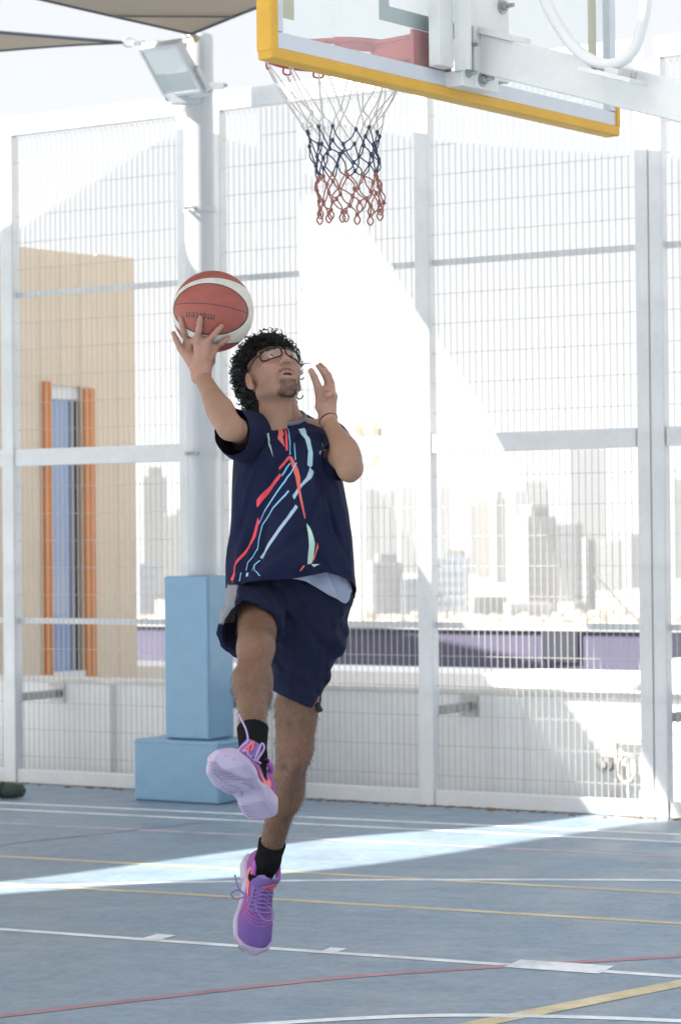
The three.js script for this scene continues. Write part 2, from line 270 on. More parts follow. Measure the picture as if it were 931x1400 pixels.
{ // beige building with a tall window
  const c = at(185, 650, 19); const U = V(0.66, 0, -0.75).normalize(), N = V(-U.z, 0, U.x); if (N.z < 0) N.negate();   // its wall runs back from the fence
  const b = thing('beige_building', 'beige clad building with one tall orange trimmed window beyond the fence', 'building', c.clone().setY(-0.05));
  const Bs = (u, y, o) => basis(c.clone().addScaledVector(U, u).addScaledVector(N, o).setY(y), U, V(0, 1, 0), N.clone());
  const clad = mottled([0.68, 0.57, 0.44], 0.07, 75, { scale: 2, rough: 0.75 }), orange = mottled([0.56, 0.19, 0.04], 0.15, 78, { scale: 0.6, rough: 0.5 });
  const wx0 = -0.98, wx1 = -0.565, wy0 = 0.43, wy1 = 2.7, H = 3.74;
  const un = (px) => { const r = ray(px, 700), k = c.clone().sub(V(0, CAM_H, 0)); const den = r.x * U.z - r.z * U.x; return (k.z * r.x - k.x * r.z) / (-den); };
  const w0 = un(65), w1 = un(109);
  // cladding boards: real vertical panels with open joints
  const pw = 0.205; let k = 0;
  for (let u = -0.002; u > -4.2; u -= pw, k++) {
    const a = u - pw + 0.0035, z = u > -0.3 ? 0.0 : 0.018, m = (a + u) / 2, top = H + (u > -0.3 ? 0.015 : 0.0);
    const seg = (lo, hi, y0, y1) => { if (hi - lo > 0.004 && y1 - y0 > 0.01) part('cladding_panel', box(hi - lo, y1 - y0, 0.03, Bs((lo + hi) / 2, (y0 + y1) / 2, z), 0.003), clad, b); };
    if (u <= w0 || a >= w1) seg(a, u, -0.04, top);
    else { seg(a, Math.min(u, w0), -0.04, top); seg(Math.max(a, w1), u, -0.04, top); const lo = Math.max(a, w0), hi = Math.min(u, w1); seg(lo, hi, -0.04, wy0); seg(lo, hi, wy1, top); }
  }
  part('wall', merge([box(Math.abs(w0 + 4.3), H - 0.05, 0.3, Bs((w0 - 4.3) / 2, H / 2 - 0.02, -0.17)), box(-w1, H - 0.05, 0.3, Bs(w1 / 2, H / 2 - 0.02, -0.17)), box(w1 - w0, wy0, 0.3, Bs((w0 + w1) / 2, wy0 / 2 - 0.02, -0.17)), box(w1 - w0, H - wy1 - 0.05, 0.3, Bs((w0 + w1) / 2, (H + wy1) / 2 - 0.045, -0.17))]), clad, b);
  part('roof', box(4.3, 0.05, 3, Bs(-2.15, H - 0.04, -1.54)), clad, b);
  part('end_wall', box(0.04, H - 0.1, 3, Bs(-0.03, H / 2 - 0.03, -1.85)), clad, b);
  const winWhite = plain([0.7, 0.72, 0.75], 0.5), win = part('window', box(w1 - w0, 0.1, 0.06, Bs((w0 + w1) / 2, wy1 - 0.05, -0.03)), winWhite, b);
  part('sill', box(w1 - w0, 0.07, 0.12, Bs((w0 + w1) / 2, wy0 + 0.035, 0.0)), winWhite, win);
  const glass = new THREE.MeshPhysicalMaterial({ color: lin(0.24, 0.34, 0.56), roughness: 0.06, metalness: 0, clearcoat: 1, clearcoatRoughness: 0.02, specularIntensity: 1 });
  part('pane', box((w1 - w0) * 0.86, wy1 - wy0 - 0.17, 0.012, Bs(w0 + (w1 - w0) * 0.43, (wy0 + wy1) / 2 - 0.015, -0.045)), glass, win);
  part('frame', box((w1 - w0) * 0.12, wy1 - wy0 - 0.17, 0.05, Bs(w1 - (w1 - w0) * 0.07, (wy0 + wy1) / 2 - 0.015, -0.05)), plain([0.055, 0.05, 0.06], 0.4), win);
  part('frame', box((w1 - w0) * 0.02, wy1 - wy0 - 0.17, 0.05, Bs(w1 - (w1 - w0) * 0.15, (wy0 + wy1) / 2 - 0.015, -0.03)), plain([0.5, 0.5, 0.52], 0.4), win);
  const fw = un(54), fw2 = un(124);
  part('window_fin', box(w0 - fw - 0.004, wy1 - wy0 + 0.05, 0.05, Bs((w0 + fw) / 2, (wy0 + wy1) / 2 - 0.0, 0.04), 0.004), orange, b);
  part('window_fin', box(fw2 - w1 - 0.004, wy1 - wy0 + 0.02, 0.05, Bs((fw2 + w1) / 2, (wy0 + wy1) / 2 - 0.02, 0.04), 0.004), orange, b);
}
{ // long low lavender building and the white ledge in front of it
  const c = fence(1, 0, -7), lav = mottled([0.1, 0.096, 0.16], 0.12, 81, { scale: 2.5, rough: 0.8 });
  const b = thing('lavender_wall', 'long low lavender blue wall with a grey cap beyond the parapet', 'wall', c.clone());
  part('wall', box(26, 0.8, 0.3, fenceBasis(1, 0.285, -7.15)), lav, b);
  part('cap', box(26, 0.05, 0.4, fenceBasis(1, 0.712, -7.16), 0.005), mottled([0.42, 0.43, 0.44], 0.1, 83, { scale: 1, rough: 0.7 }), b);
  part('opening', box(0.34, 0.26, 0.05, fenceBasis(0.46, 0.55, -6.99)), plain([0.03, 0.035, 0.06], 0.6), b);
  part('opening', box(0.3, 0.26, 0.05, fenceBasis(1.5, 0.55, -6.99)), plain([0.03, 0.035, 0.06], 0.6), b);
  for (const u of [-6, -4.4, -2.2, -1, 0.2, 2.6]) part('panel_joint', box(0.02, 0.6, 0.012, fenceBasis(u, 0.36, -6.997)), plain([0.09, 0.09, 0.15], 0.8), b);
  const l = thing('white_ledge', 'low white roof ledge between the parapet and the lavender wall', 'ledge', fence(1, 0, -4.5));
  part('ledge', box(7.2, 0.45, 0.7, fenceBasis(-1.28, 0.253, -4.6), 0.01), render, l);
  part('ledge', box(5, 0.55, 0.7, fenceBasis(4.85, 0.302, -4.7), 0.01), render, l);
}
{ // pale sandy scrub and hoardings between the roofs and the city
  const r = rng(91), list = [];
  for (let i = 0; i < 260; i++) { const s = 1 + r() * 2.4, g = new THREE.IcosahedronGeometry(s, 1), p = g.attributes.position; for (let k = 0; k < p.count; k++) p.setY(k, p.getY(k) * (0.45 + 0.3 * r())); const x = -190 + r() * 400; g.translate(x, -24.5, -740 - r() * 110); list.push(g); }
  part('scrub', merge(list), mottled([0.46, 0.42, 0.35], 0.25, 93, { scale: 9, rough: 1 }), scene, { kind: 'stuff', label: 'pale dusty scrub on the sandy flats before the city', category: 'scrub' });
}
// ---------------------------------------------------------------- the hazy city
{
  const tint = (k) => mottled([k * 0.95, k * 0.98, k * 1.03].map((v) => v), 0.06, 101, { scale: 40, rough: 0.8, size: 64 });
  const mats = { light: tint(0.3), mid: tint(0.22), dark: tint(0.16), sandy: mottled([0.28, 0.25, 0.21], 0.08, 103, { scale: 40, rough: 0.8, size: 64 }), glassy: mottled([0.2, 0.25, 0.33], 0.1, 104, { scale: 30, rough: 0.25, size: 64 }) };
  const band = { light: plain([0.2, 0.215, 0.24], 0.4), mid: plain([0.16, 0.175, 0.2], 0.4), dark: plain([0.12, 0.14, 0.17], 0.4), sandy: plain([0.25, 0.22, 0.2], 0.5), glassy: plain([0.26, 0.28, 0.31], 0.5) };
  const T_ = [ // left, right, top (photograph pixels), distance, material, turn, label, crown
    [185, 229, 652, 1150, 'mid', 0.5, 'slab tower with a flat dark top beside the beige building', 1],
    [226, 243, 702, 1000, 'light', -0.3, 'narrow pale tower next to the slab tower'], [242, 260, 696, 1400, 'mid', 0.2, 'plain grey tower close behind the narrow pale tower'],
    [186, 212, 770, 900, 'glassy', 0.3, 'low glassy block at the foot of the slab tower'],
    [500, 516, 668, 1700, 'light', 0.2, 'thin pale tower beside the floodlight mast'], [516, 541, 670, 1500, 'mid', -0.4, 'twin grey tower next to the thin pale tower'], [541, 572, 664, 2000, 'light', 0.3, 'broad faint tower far behind the fence post'],
    [498, 549, 768, 880, 'light', 0.35, 'long pale office block at the mast foot', 2], [549, 577, 790, 870, 'glassy', 0.1, 'low dark glass block beside the long office block'],
    [596, 641, 762, 900, 'glassy', -0.25, 'stepped blue glass office building', 1], [598, 616, 664, 2100, 'mid', 0.1, 'very faint slender tower above the blue glass building'],
    [633, 652, 690, 1900, 'light', 0.5, 'faint pale tower of the middle cluster'], [652, 672, 682, 1700, 'sandy', -0.2, 'faint sandy tower of the middle cluster'], [672, 691, 681, 1500, 'mid', 0.4, 'grey tower of the middle cluster with a notched top', 1],
    [645, 691, 815, 860, 'dark', 0.05, 'low dark shed below the middle cluster'],
    [693, 760, 706, 880, 'light', 0.62, 'big white apartment tower with ribbed side', 1], [690, 752, 824, 840, 'light', 0.1, 'white podium in front of the big apartment tower'],
    [704, 752, 669, 1450, 'mid', -0.2, 'dark topped tower rising behind the big apartment tower', 1], [757, 796, 716, 1020, 'dark', -0.5, 'slate grey tower beside the big apartment tower'],
    [769, 827, 614, 2000, 'mid', 0.2, 'tallest wide tower lost in the haze', 1], [797, 813, 735, 900, 'light', 0.3, 'slim white tower with balcony bands'],
    [813, 851, 738, 1250, 'light', -0.3, 'pale twin block next to the slim white tower'], [851, 886, 731, 1300, 'mid', 0.4, 'cream crowned grey block by the double post'], [783, 800, 822, 845, 'light', 0, 'tiny white cabin at the foot of the slim tower'],
    [912, 950, 655, 1600, 'mid', 0.3, 'grey tower beyond the double post'], [930, 985, 720, 1100, 'light', -0.2, 'pale block past the double post'], [-60, 10, 700, 1500, 'mid', 0.2, 'grey tower hidden behind the beige building'],
  ];
  for (const [x0, x1, top, dist, kind, turn, label, crown] of T_) {
    const a = at((x0 + x1) / 2, 742, dist), k = dist / FPX, w = (x1 - x0) * k, c = Math.cos(turn), s = Math.abs(Math.sin(turn));
    const wide = w / (c + 0.75 * s), deep = wide * 0.75, y1 = CAM_H + (742 - top) * k - 0.0095 * (a.x), h = y1 + 25;
    const o = thing('city_building', label, 'building', V(a.x, -25, -dist), 'hazy city buildings beyond the fence');
    const M = new THREE.Matrix4().makeRotationY(turn).setPosition(a.x, 0, -dist), place = (g) => g.applyMatrix4(M);
    part('tower_body', place(box(wide, h, deep, T(0, -25 + h / 2, 0))), mats[kind], o);
    const list = [], n = Math.max(2, Math.floor(h / 3.6)), step = Math.max(3.6, h / 60);
    for (let y = -23.6; y < Math.max(y1 - 2, -23); y += step) list.push(place(box(wide * 0.94, step * 0.42, deep + 0.5, T(0, y, 0))), place(box(wide + 0.5, step * 0.42, deep * 0.9, T(0, y, 0))));
    part('window_bands', merge(list), band[kind], o, { kind: 'stuff' });
    const ribs = []; for (let i = 0; i <= 5; i++) ribs.push(place(box(wide * 0.035, h * 0.98, deep + 1.1, T((i / 5 - 0.5) * wide * 0.96, -25 + h * 0.49, 0))));
    part('pier', merge(ribs), mats[kind], o, { kind: 'stuff' });
    if (crown) part('roof_block', place(box(wide * 0.6, h * 0.05 + 2, deep * 0.6, T(wide * 0.1, y1 + (h * 0.05 + 2) / 2 - 0.1, 0))), mats[kind === 'light' ? 'mid' : 'dark'], o);
  }
}
{ // floodlight mast and a slanted boom standing beyond the lavender wall
  const d = 60, o = at(493, 842, d).setY(-25), m = thing('light_mast', 'tall cream floodlight mast with clustered lamps beyond the wall', 'light mast', o);
  const cream = plain([0.6, 0.54, 0.44], 0.7), P = (x, y, q = 0) => at(x, y, d + q), k = d / FPX;
  const pb = P(493, 842), pt = P(490, 560);
  part('pole', bar(V(pb.x, -25, pb.z), V(pb.x, pt.y, pb.z), 5 * k, 4 * k, 14), plain([0.7, 0.7, 0.69], 0.6), m);
  const r = rng(5);
  for (const [x, y, w, h] of [[485, 588, 12, 15], [498, 582, 9, 24], [510, 585, 10, 18], [518, 591, 9, 10], [511, 630, 8, 14], [503, 634, 6, 8]]) part('lamp', box(w * k, h * k, 6 * k, T(...P(x, y, -0.3 + r() * 0.2).toArray()), 0.02), cream, m);
  part('crossbar', bar(P(480, 598), P(524, 596), 1.6 * k), cream, m); part('crossbar', bar(P(490, 638), P(518, 636), 1.4 * k), cream, m);
  const q = thing('slanted_boom', 'dark slanted boom pole leaning above the lavender wall', 'boom', at(905, 900, 34).setY(-25));
  part('boom', bar(at(812, 787, 34), at(880, 858, 34), 0.02, 0.02), plain([0.3, 0.3, 0.31], 0.6), q);
  part('mast', bar(at(880, 858, 34), at(880, 858, 34).setY(-25), 0.06), plain([0.3, 0.3, 0.31], 0.6), q);
}
scene.fog = new THREE.FogExp2(lin(0.92, 0.95, 1), 0.00034);

function sailCloth() {                                   // knitted shade cloth that lets some light through
  const m = mottled([0.26, 0.215, 0.17], 0.1, 121, { scale: 0.05, rough: 0.95, size: 128 });
  const q = new THREE.MeshPhysicalMaterial({ map: m.map, roughness: 1, transmission: 0.1, thickness: 0, side: THREE.DoubleSide }); return q;
}
// ---------------------------------------------------------------- column with pads, lamp, sails
const corner = atHeight(299, 1101), colC = corner.clone().addScaledVector(FU, -0.29).addScaledVector(FN, -0.2).setY(0);
{
  const pad = mottled([0.2, 0.36, 0.52], 0.06, 111, { scale: 0.6, rough: 0.45, fine: 0.05, bump: 0.003 });
  const zAxis = FU.clone().cross(V(0, 1, 0)), M = (u, y, o) => basis(colC.clone().addScaledVector(FU, u).addScaledVector(FN, o).setY(y), FU, V(0, 1, 0), zAxis);
  const p = thing('column_padding', 'light blue padded blocks wrapped round the column foot', 'padding', colC.clone());
  part('base_pad', box(0.585, 0.352, 0.4, M(0, 0.178, 0), 0.016), pad, p);
  part('upright_pad', box(0.31, 0.93, 0.26, M(0.045, 0.356 + 0.467, 0.02), 0.016), pad, p);
  part('pad_seam', merge([box(0.588, 0.004, 0.403, M(0, 0.335, 0)), box(0.004, 0.93, 0.004, M(0.2, 0.823, 0.15))]), plain([0.14, 0.27, 0.4], 0.6), p);
  const white = mottled([0.52, 0.54, 0.57], 0.08, 114, { scale: 0.8, rough: 0.38, fine: 0.2 });
  const c = thing('shade_column', 'round white steel column carrying the shade sails and floodlight', 'column', colC.clone());
  const cx = at(277, 700, -colC.z).x, C0 = V(cx, 0, colC.z);
  const g = new THREE.CylinderGeometry(0.086, 0.086, 3.1, 40); g.translate(C0.x, 1.29 + 1.55, C0.z); part('shaft', g, white, c);
  const cap = new THREE.CylinderGeometry(0.08, 0.087, 0.02, 40); cap.translate(C0.x, 4.4, C0.z); part('cap', cap, white, c);
  for (const y of [1.99, 3.4]) {
    const ring = new THREE.CylinderGeometry(0.093, 0.093, 0.035, 32, 1); ring.translate(C0.x, y, C0.z);
    const cl = part('clamp', ring, white, c);
    part('bolt', merge([bar(V(C0.x - 0.075, y, C0.z + 0.075), V(C0.x - 0.085, y, C0.z + 0.115), 0.011), bar(V(C0.x - 0.025, y, C0.z + 0.09), V(C0.x - 0.028, y, C0.z + 0.125), 0.011), bar(V(C0.x - 0.09, y, C0.z + 0.105), V(C0.x - 0.01, y, C0.z + 0.115), 0.007)]), steelMat, cl);
    part('strap', box(0.04, 0.035, 0.2, T(C0.x + 0.05, y, C0.z - 0.12)), white, cl);
  }
  const eye = part('eye_bolt', new THREE.TorusGeometry(0.022, 0.006, 8, 18).rotateY(0.7).translate(C0.x - 0.05, 4.395, C0.z + 0.12), plain([0.45, 0.4, 0.33], 0.4, 0.7), c);
  part('sail_arm', box(0.2, 0.02, 0.05, T(C0.x - 0.14, 4.33, C0.z + 0.03).multiply(new THREE.Matrix4().makeRotationZ(0.12))), white, c);
  part('shackle', merge([bar(at(258, 40, -C0.z - 0.13), at(272, 54, -C0.z - 0.1), 0.012), bar(at(262, 42, -C0.z - 0.12), at(268, 58, -C0.z - 0.1), 0.009)]), plain([0.45, 0.36, 0.26], 0.4, 0.7), c);

  // floodlight
  const dz = -C0.z, TL = at(190, 66, dz - 0.27), TR = at(243, 58.5, dz - 0.44), BL = at(231, 131, dz - 0.1);
  const lx = TR.clone().sub(TL), ly = TL.clone().sub(BL), w = lx.length(), h = ly.length(); lx.normalize(); ly.addScaledVector(lx, -ly.dot(lx)).normalize(); const lz = lx.clone().cross(ly);
  const ctr = TL.clone().addScaledVector(lx, w / 2).addScaledVector(ly, -h / 2), L = (x, y, z) => basis(ctr.clone().addScaledVector(lx, x).addScaledVector(ly, y).addScaledVector(lz, z), lx, ly, lz);
  const f = thing('floodlight', 'white LED floodlight on a bracket near the column top', 'floodlight', ctr.clone());
  part('housing', box(w, h, 0.05, L(0, 0, -0.026), 0.008), white, f);
  part('frame', merge([box(w, 0.022, 0.014, L(0, h / 2 - 0.011, 0.006)), box(w, 0.022, 0.014, L(0, -h / 2 + 0.011, 0.006)), box(0.018, h - 0.044, 0.014, L(-w / 2 + 0.009, 0, 0.006)), box(0.018, h - 0.044, 0.014, L(w / 2 - 0.009, 0, 0.006))]), white, f);
  part('lens', box(w - 0.036, h - 0.044, 0.006, L(0, 0, 0.004)), new THREE.MeshPhysicalMaterial({ color: lin(0.6, 0.62, 0.6), roughness: 0.2, clearcoat: 1, clearcoatRoughness: 0.05 }), f);
  part('lens_painted_shade', box(w - 0.036, h * 0.4, 0.003, L(0, -h * 0.25, 0.0085)), new THREE.MeshPhysicalMaterial({ color: lin(0.36, 0.39, 0.4), roughness: 0.25, clearcoat: 1 }), f);  // darker plate: painted shadow across the lower part of the lens
  const b0 = at(243, 133, dz - 0.12), b1 = at(279, 128, dz - 0.02);
  part('bracket', merge([box(0.17, 0.06, 0.09, T(C0.x - 0.07, b0.y - 0.005, C0.z + 0.1)), box(0.02, 0.16, 0.03, L(w / 2 + 0.014, -h * 0.3, -0.03)), box(0.02, 0.16, 0.03, L(-w / 2 - 0.014, -h * 0.42, -0.03)), box(w + 0.06, 0.02, 0.03, L(0, -h / 2 - 0.03, -0.03)), box(0.26, 0.03, 0.03, T(C0.x + 0.02, b1.y + 0.03, C0.z + 0.1))]), white, f);
  part('bracket_bolt', bar(V(C0.x + 0.12, b1.y + 0.03, C0.z + 0.1), V(C0.x + 0.17, b1.y + 0.035, C0.z + 0.1), 0.012), steelMat, f);

  // shade sails: fabric stretched between corners with hollowed edges
  const cloth = sailCloth(); 
  const hem = plain([0.07, 0.08, 0.1], 0.8);
  const curve = (pts) => new THREE.CatmullRomCurve3(pts.map((p) => V(...p)));
  const hollow = (a, b, to, k) => { const A = V(...a), B = V(...b), m = A.clone().lerp(B, 0.5); m.addScaledVector(V(...to).sub(m).normalize(), k); return new THREE.QuadraticBezierCurve3(A, m.multiplyScalar(2).addScaledVector(A, -0.5).addScaledVector(B, -0.5), B); };
  const N = 40;
  const c1 = at(262, 46, dz - 0.12).toArray(), c2 = at(167, 58, dz - 0.02).toArray();
  // big sail: its corner hangs on the column
  const VB1 = [-10.8, 5.25, -7.35], VB2 = [1.7, 4.7, -11.0], VB3 = [-4.6, 5.4, -2.2];
  const C0u = curve([c1, [-1.461, 4.46, -13.194], [-2.474, 4.56, -12.44], [-3.681, 4.68, -11.841], [-4.75, 4.8, -11.2], [-5.551, 4.86, -10.445], [-6.557, 4.93, -9.519], [-8.177, 5.07, -8.769], VB1]);
  const D0v = curve([c1, [-0.45, 4.43, -13.15], [0.3, 4.52, -12.38], VB2]), C1u = hollow(VB2, VB3, [-5, 5, -9], 0.28), D1v = hollow(VB1, VB3, [-4, 5, -9], 0.25);
  const rows = [];
  for (let j = 0; j <= N; j++) { const row = []; for (let i = 0; i <= N; i++) {
    const u = i / N, v = j / N, a = C0u.getPointAt(u), b = C1u.getPointAt(u), c_ = D0v.getPointAt(v), d = D1v.getPointAt(v), q = V(0, 0, 0);
    q.addScaledVector(a, 1 - v).addScaledVector(b, v).addScaledVector(c_, 1 - u).addScaledVector(d, u);
    q.addScaledVector(V(...c1), -(1 - u) * (1 - v)).addScaledVector(V(...VB1), -u * (1 - v)).addScaledVector(V(...VB2), -(1 - u) * v).addScaledVector(V(...VB3), -u * v); row.push(q); } rows.push(row); }
  const metres = (g) => { const p = g.attributes.position, u = g.attributes.uv; for (let i = 0; i < u.count; i++) u.setXY(i, p.getX(i), p.getZ(i)); return g; };
  const s1 = thing('shade_sail', 'large brown shade sail with its corner hung on the column top', 'shade sail', V(...c1));
  part('fabric', metres(sheet(rows)), cloth, s1);
  part('edge_webbing', merge([new THREE.TubeGeometry(C0u, 60, 0.011, 5), new THREE.TubeGeometry(D0v, 60, 0.011, 5), new THREE.TubeGeometry(C1u, 30, 0.011, 5), new THREE.TubeGeometry(D1v, 30, 0.011, 5)]), hem, s1);
  const seam = []; for (let k = 1; k < 9; k++) { const i = k * 4, pts = rows.map((row) => row[i].clone().add(V(0, -0.006, 0))); if (k % 2) seam.push(new THREE.TubeGeometry(new THREE.CatmullRomCurve3(pts), 60, 0.005, 4)); }
  { const a = C0u.getPointAt(0.045), b = D0v.getPointAt(0.12); seam.push(new THREE.TubeGeometry(new THREE.LineCurve3(a.add(V(0.01, -0.012, 0.02)), b.add(V(0, -0.012, 0.02))), 6, 0.006, 5)); }
  part('fabric_seam', merge(seam), plain([0.14, 0.12, 0.1], 0.9), s1);
  // second sail, reaching away behind the beige building
  const VA1 = [-7.9, 3.95, -8.9], VA2 = [-8.8, 4.6, -15.9];
  const R = curve([c2, [-2.28, 4.43, -13.538], [-3.64, 4.37, -12.5], [-4.22, 4.26, -11.8], [-4.68, 4.24, -11.34], [-5.576, 4.19, -10.833], [-6.275, 4.09, -10.043], [-6.841, 4.02, -9.435], VA1]), Lf = curve([c2, [-1.6, 4.42, -14.03], [-2.5, 4.42, -14.32], [-3.5, 4.43, -14.6], [-6, 4.5, -15.3], VA2]);
  const rw = []; for (let i = 0; i <= N; i++) { const t = i / N, a = R.getPointAt(t), b = Lf.getPointAt(t), row = []; for (let k = 0; k <= 20; k++) row.push(a.clone().lerp(b, k / 20)); rw.push(row); }
  const s2 = thing('shade_sail', 'second brown shade sail tethered to the column by a chain', 'shade sail', V(...c2));
  part('fabric', metres(sheet(rw)), cloth, s2);
  part('edge_webbing', merge([new THREE.TubeGeometry(R, 60, 0.011, 5), new THREE.TubeGeometry(Lf, 60, 0.011, 5)]), hem, s2);
  // masts that carry the far corners, outside the picture
  const mast = (v, label) => { const m = thing('sail_mast', label, 'mast', V(v[0], 0, v[2])); part('shaft', bar(V(v[0], 0, v[2]), V(v[0], v[1] + 0.1, v[2]), 0.07, 0.07, 20), white, m); part('cap', bar(V(v[0], v[1] + 0.1, v[2]), V(v[0], v[1] + 0.13, v[2]), 0.075, 0.06, 20), white, m); };
  mast([-10.95, 5.3, -7.3], 'white mast under the far corner of the large sail'); mast([1.85, 4.75, -10.95], 'white mast under the fence side corner of the large sail'); mast([-8.05, 3.95, -8.8], 'short white mast under the second sail'); mast([-4.6, 5.45, -2.05], 'white mast on the open court under the large sail');
  // chain
  const ch = thing('chain', 'short galvanised chain from sail corner to column top', 'chain', V(...c2));
  const a = at(169, 58, dz - 0.02), b = at(256, 55, dz - 0.06), n = 9, galv = plain([0.5, 0.5, 0.5], 0.35, 0.8);
  for (let i = 0; i < n; i++) {
    const big = i === 0, t0 = big ? 0 : 0.14 + (i - 1) * 0.1075, t1 = big ? 0.16 : t0 + 0.125, p0 = a.clone().lerp(b, t0), p1 = a.clone().lerp(b, t1), sag = -0.012 * Math.sin(Math.PI * t0); p0.y += sag; p1.y += sag;
    const l = p0.distanceTo(p1), hw = big ? 0.024 : i % 2 ? 0.006 : 0.014, d2 = p1.clone().sub(p0).normalize(), up = V(0, 1, 0), pts = []; const side = i % 2 ? V(0, 0.3, 1).normalize() : up;
    for (let k = 0; k < 12; k++) { const q = k / 12 * 6.283; pts.push(p0.clone().lerp(p1, 0.5).addScaledVector(d2, Math.cos(q) * l * 0.5).addScaledVector(side, Math.sign(Math.sin(q)) * Math.pow(Math.abs(Math.sin(q)), 0.6) * (big ? 0.024 : 0.015))); }
    part('chain_link', tube(pts, big ? 0.006 : 0.0045, 24, 5, true), galv, ch);
  }
}
{ // dark green roller bag by the fence
  const o = atHeight(18, 1092), m = thing('equipment_bag', 'dark green roll bag lying at the fence foot', 'bag', o.clone()), d = V(-0.96, 0, -0.28).normalize();
  const P = (s, y) => o.clone().addScaledVector(d, s).setY(y), green = mottled([0.022, 0.05, 0.038], 0.3, 131, { scale: 0.3, rough: 0.7 });
  const prof = [[0, 0], [0.03, 0], [0.036, 0.004], [0.037, 0.03], [0.042, 0.036], [0.044, 0.1], [0.04, 0.13], [0.043, 0.16], [0.043, 0.5], [0.035, 0.52], [0, 0.52]].map(([r, z]) => new THREE.Vector2(r, z));
  const g = new THREE.LatheGeometry(prof, 28); g.applyQuaternion(new THREE.Quaternion().setFromUnitVectors(V(0, 1, 0), d)); const s = P(-0.065, 0.046); g.translate(s.x, s.y, s.z); part('bag_body', g, green, m);
  const cap = new THREE.TorusGeometry(0.02, 0.006, 8, 20); cap.applyQuaternion(new THREE.Quaternion().setFromUnitVectors(V(0, 0, 1), d)); const e = P(-0.068, 0.046); cap.translate(e.x, e.y, e.z); part('end_ring', cap, plain([0.1, 0.11, 0.1], 0.5), m);
  const st = []; for (const q of [0.06, 0.22]) { const t = new THREE.TorusGeometry(0.045, 0.005, 6, 24); t.applyQuaternion(new THREE.Quaternion().setFromUnitVectors(V(0, 0, 1), d)); const e2 = P(q, 0.047); t.translate(e2.x, e2.y, e2.z); st.push(t); }
  part('strap', merge(st), plain([0.02, 0.022, 0.02], 0.8), m);
}

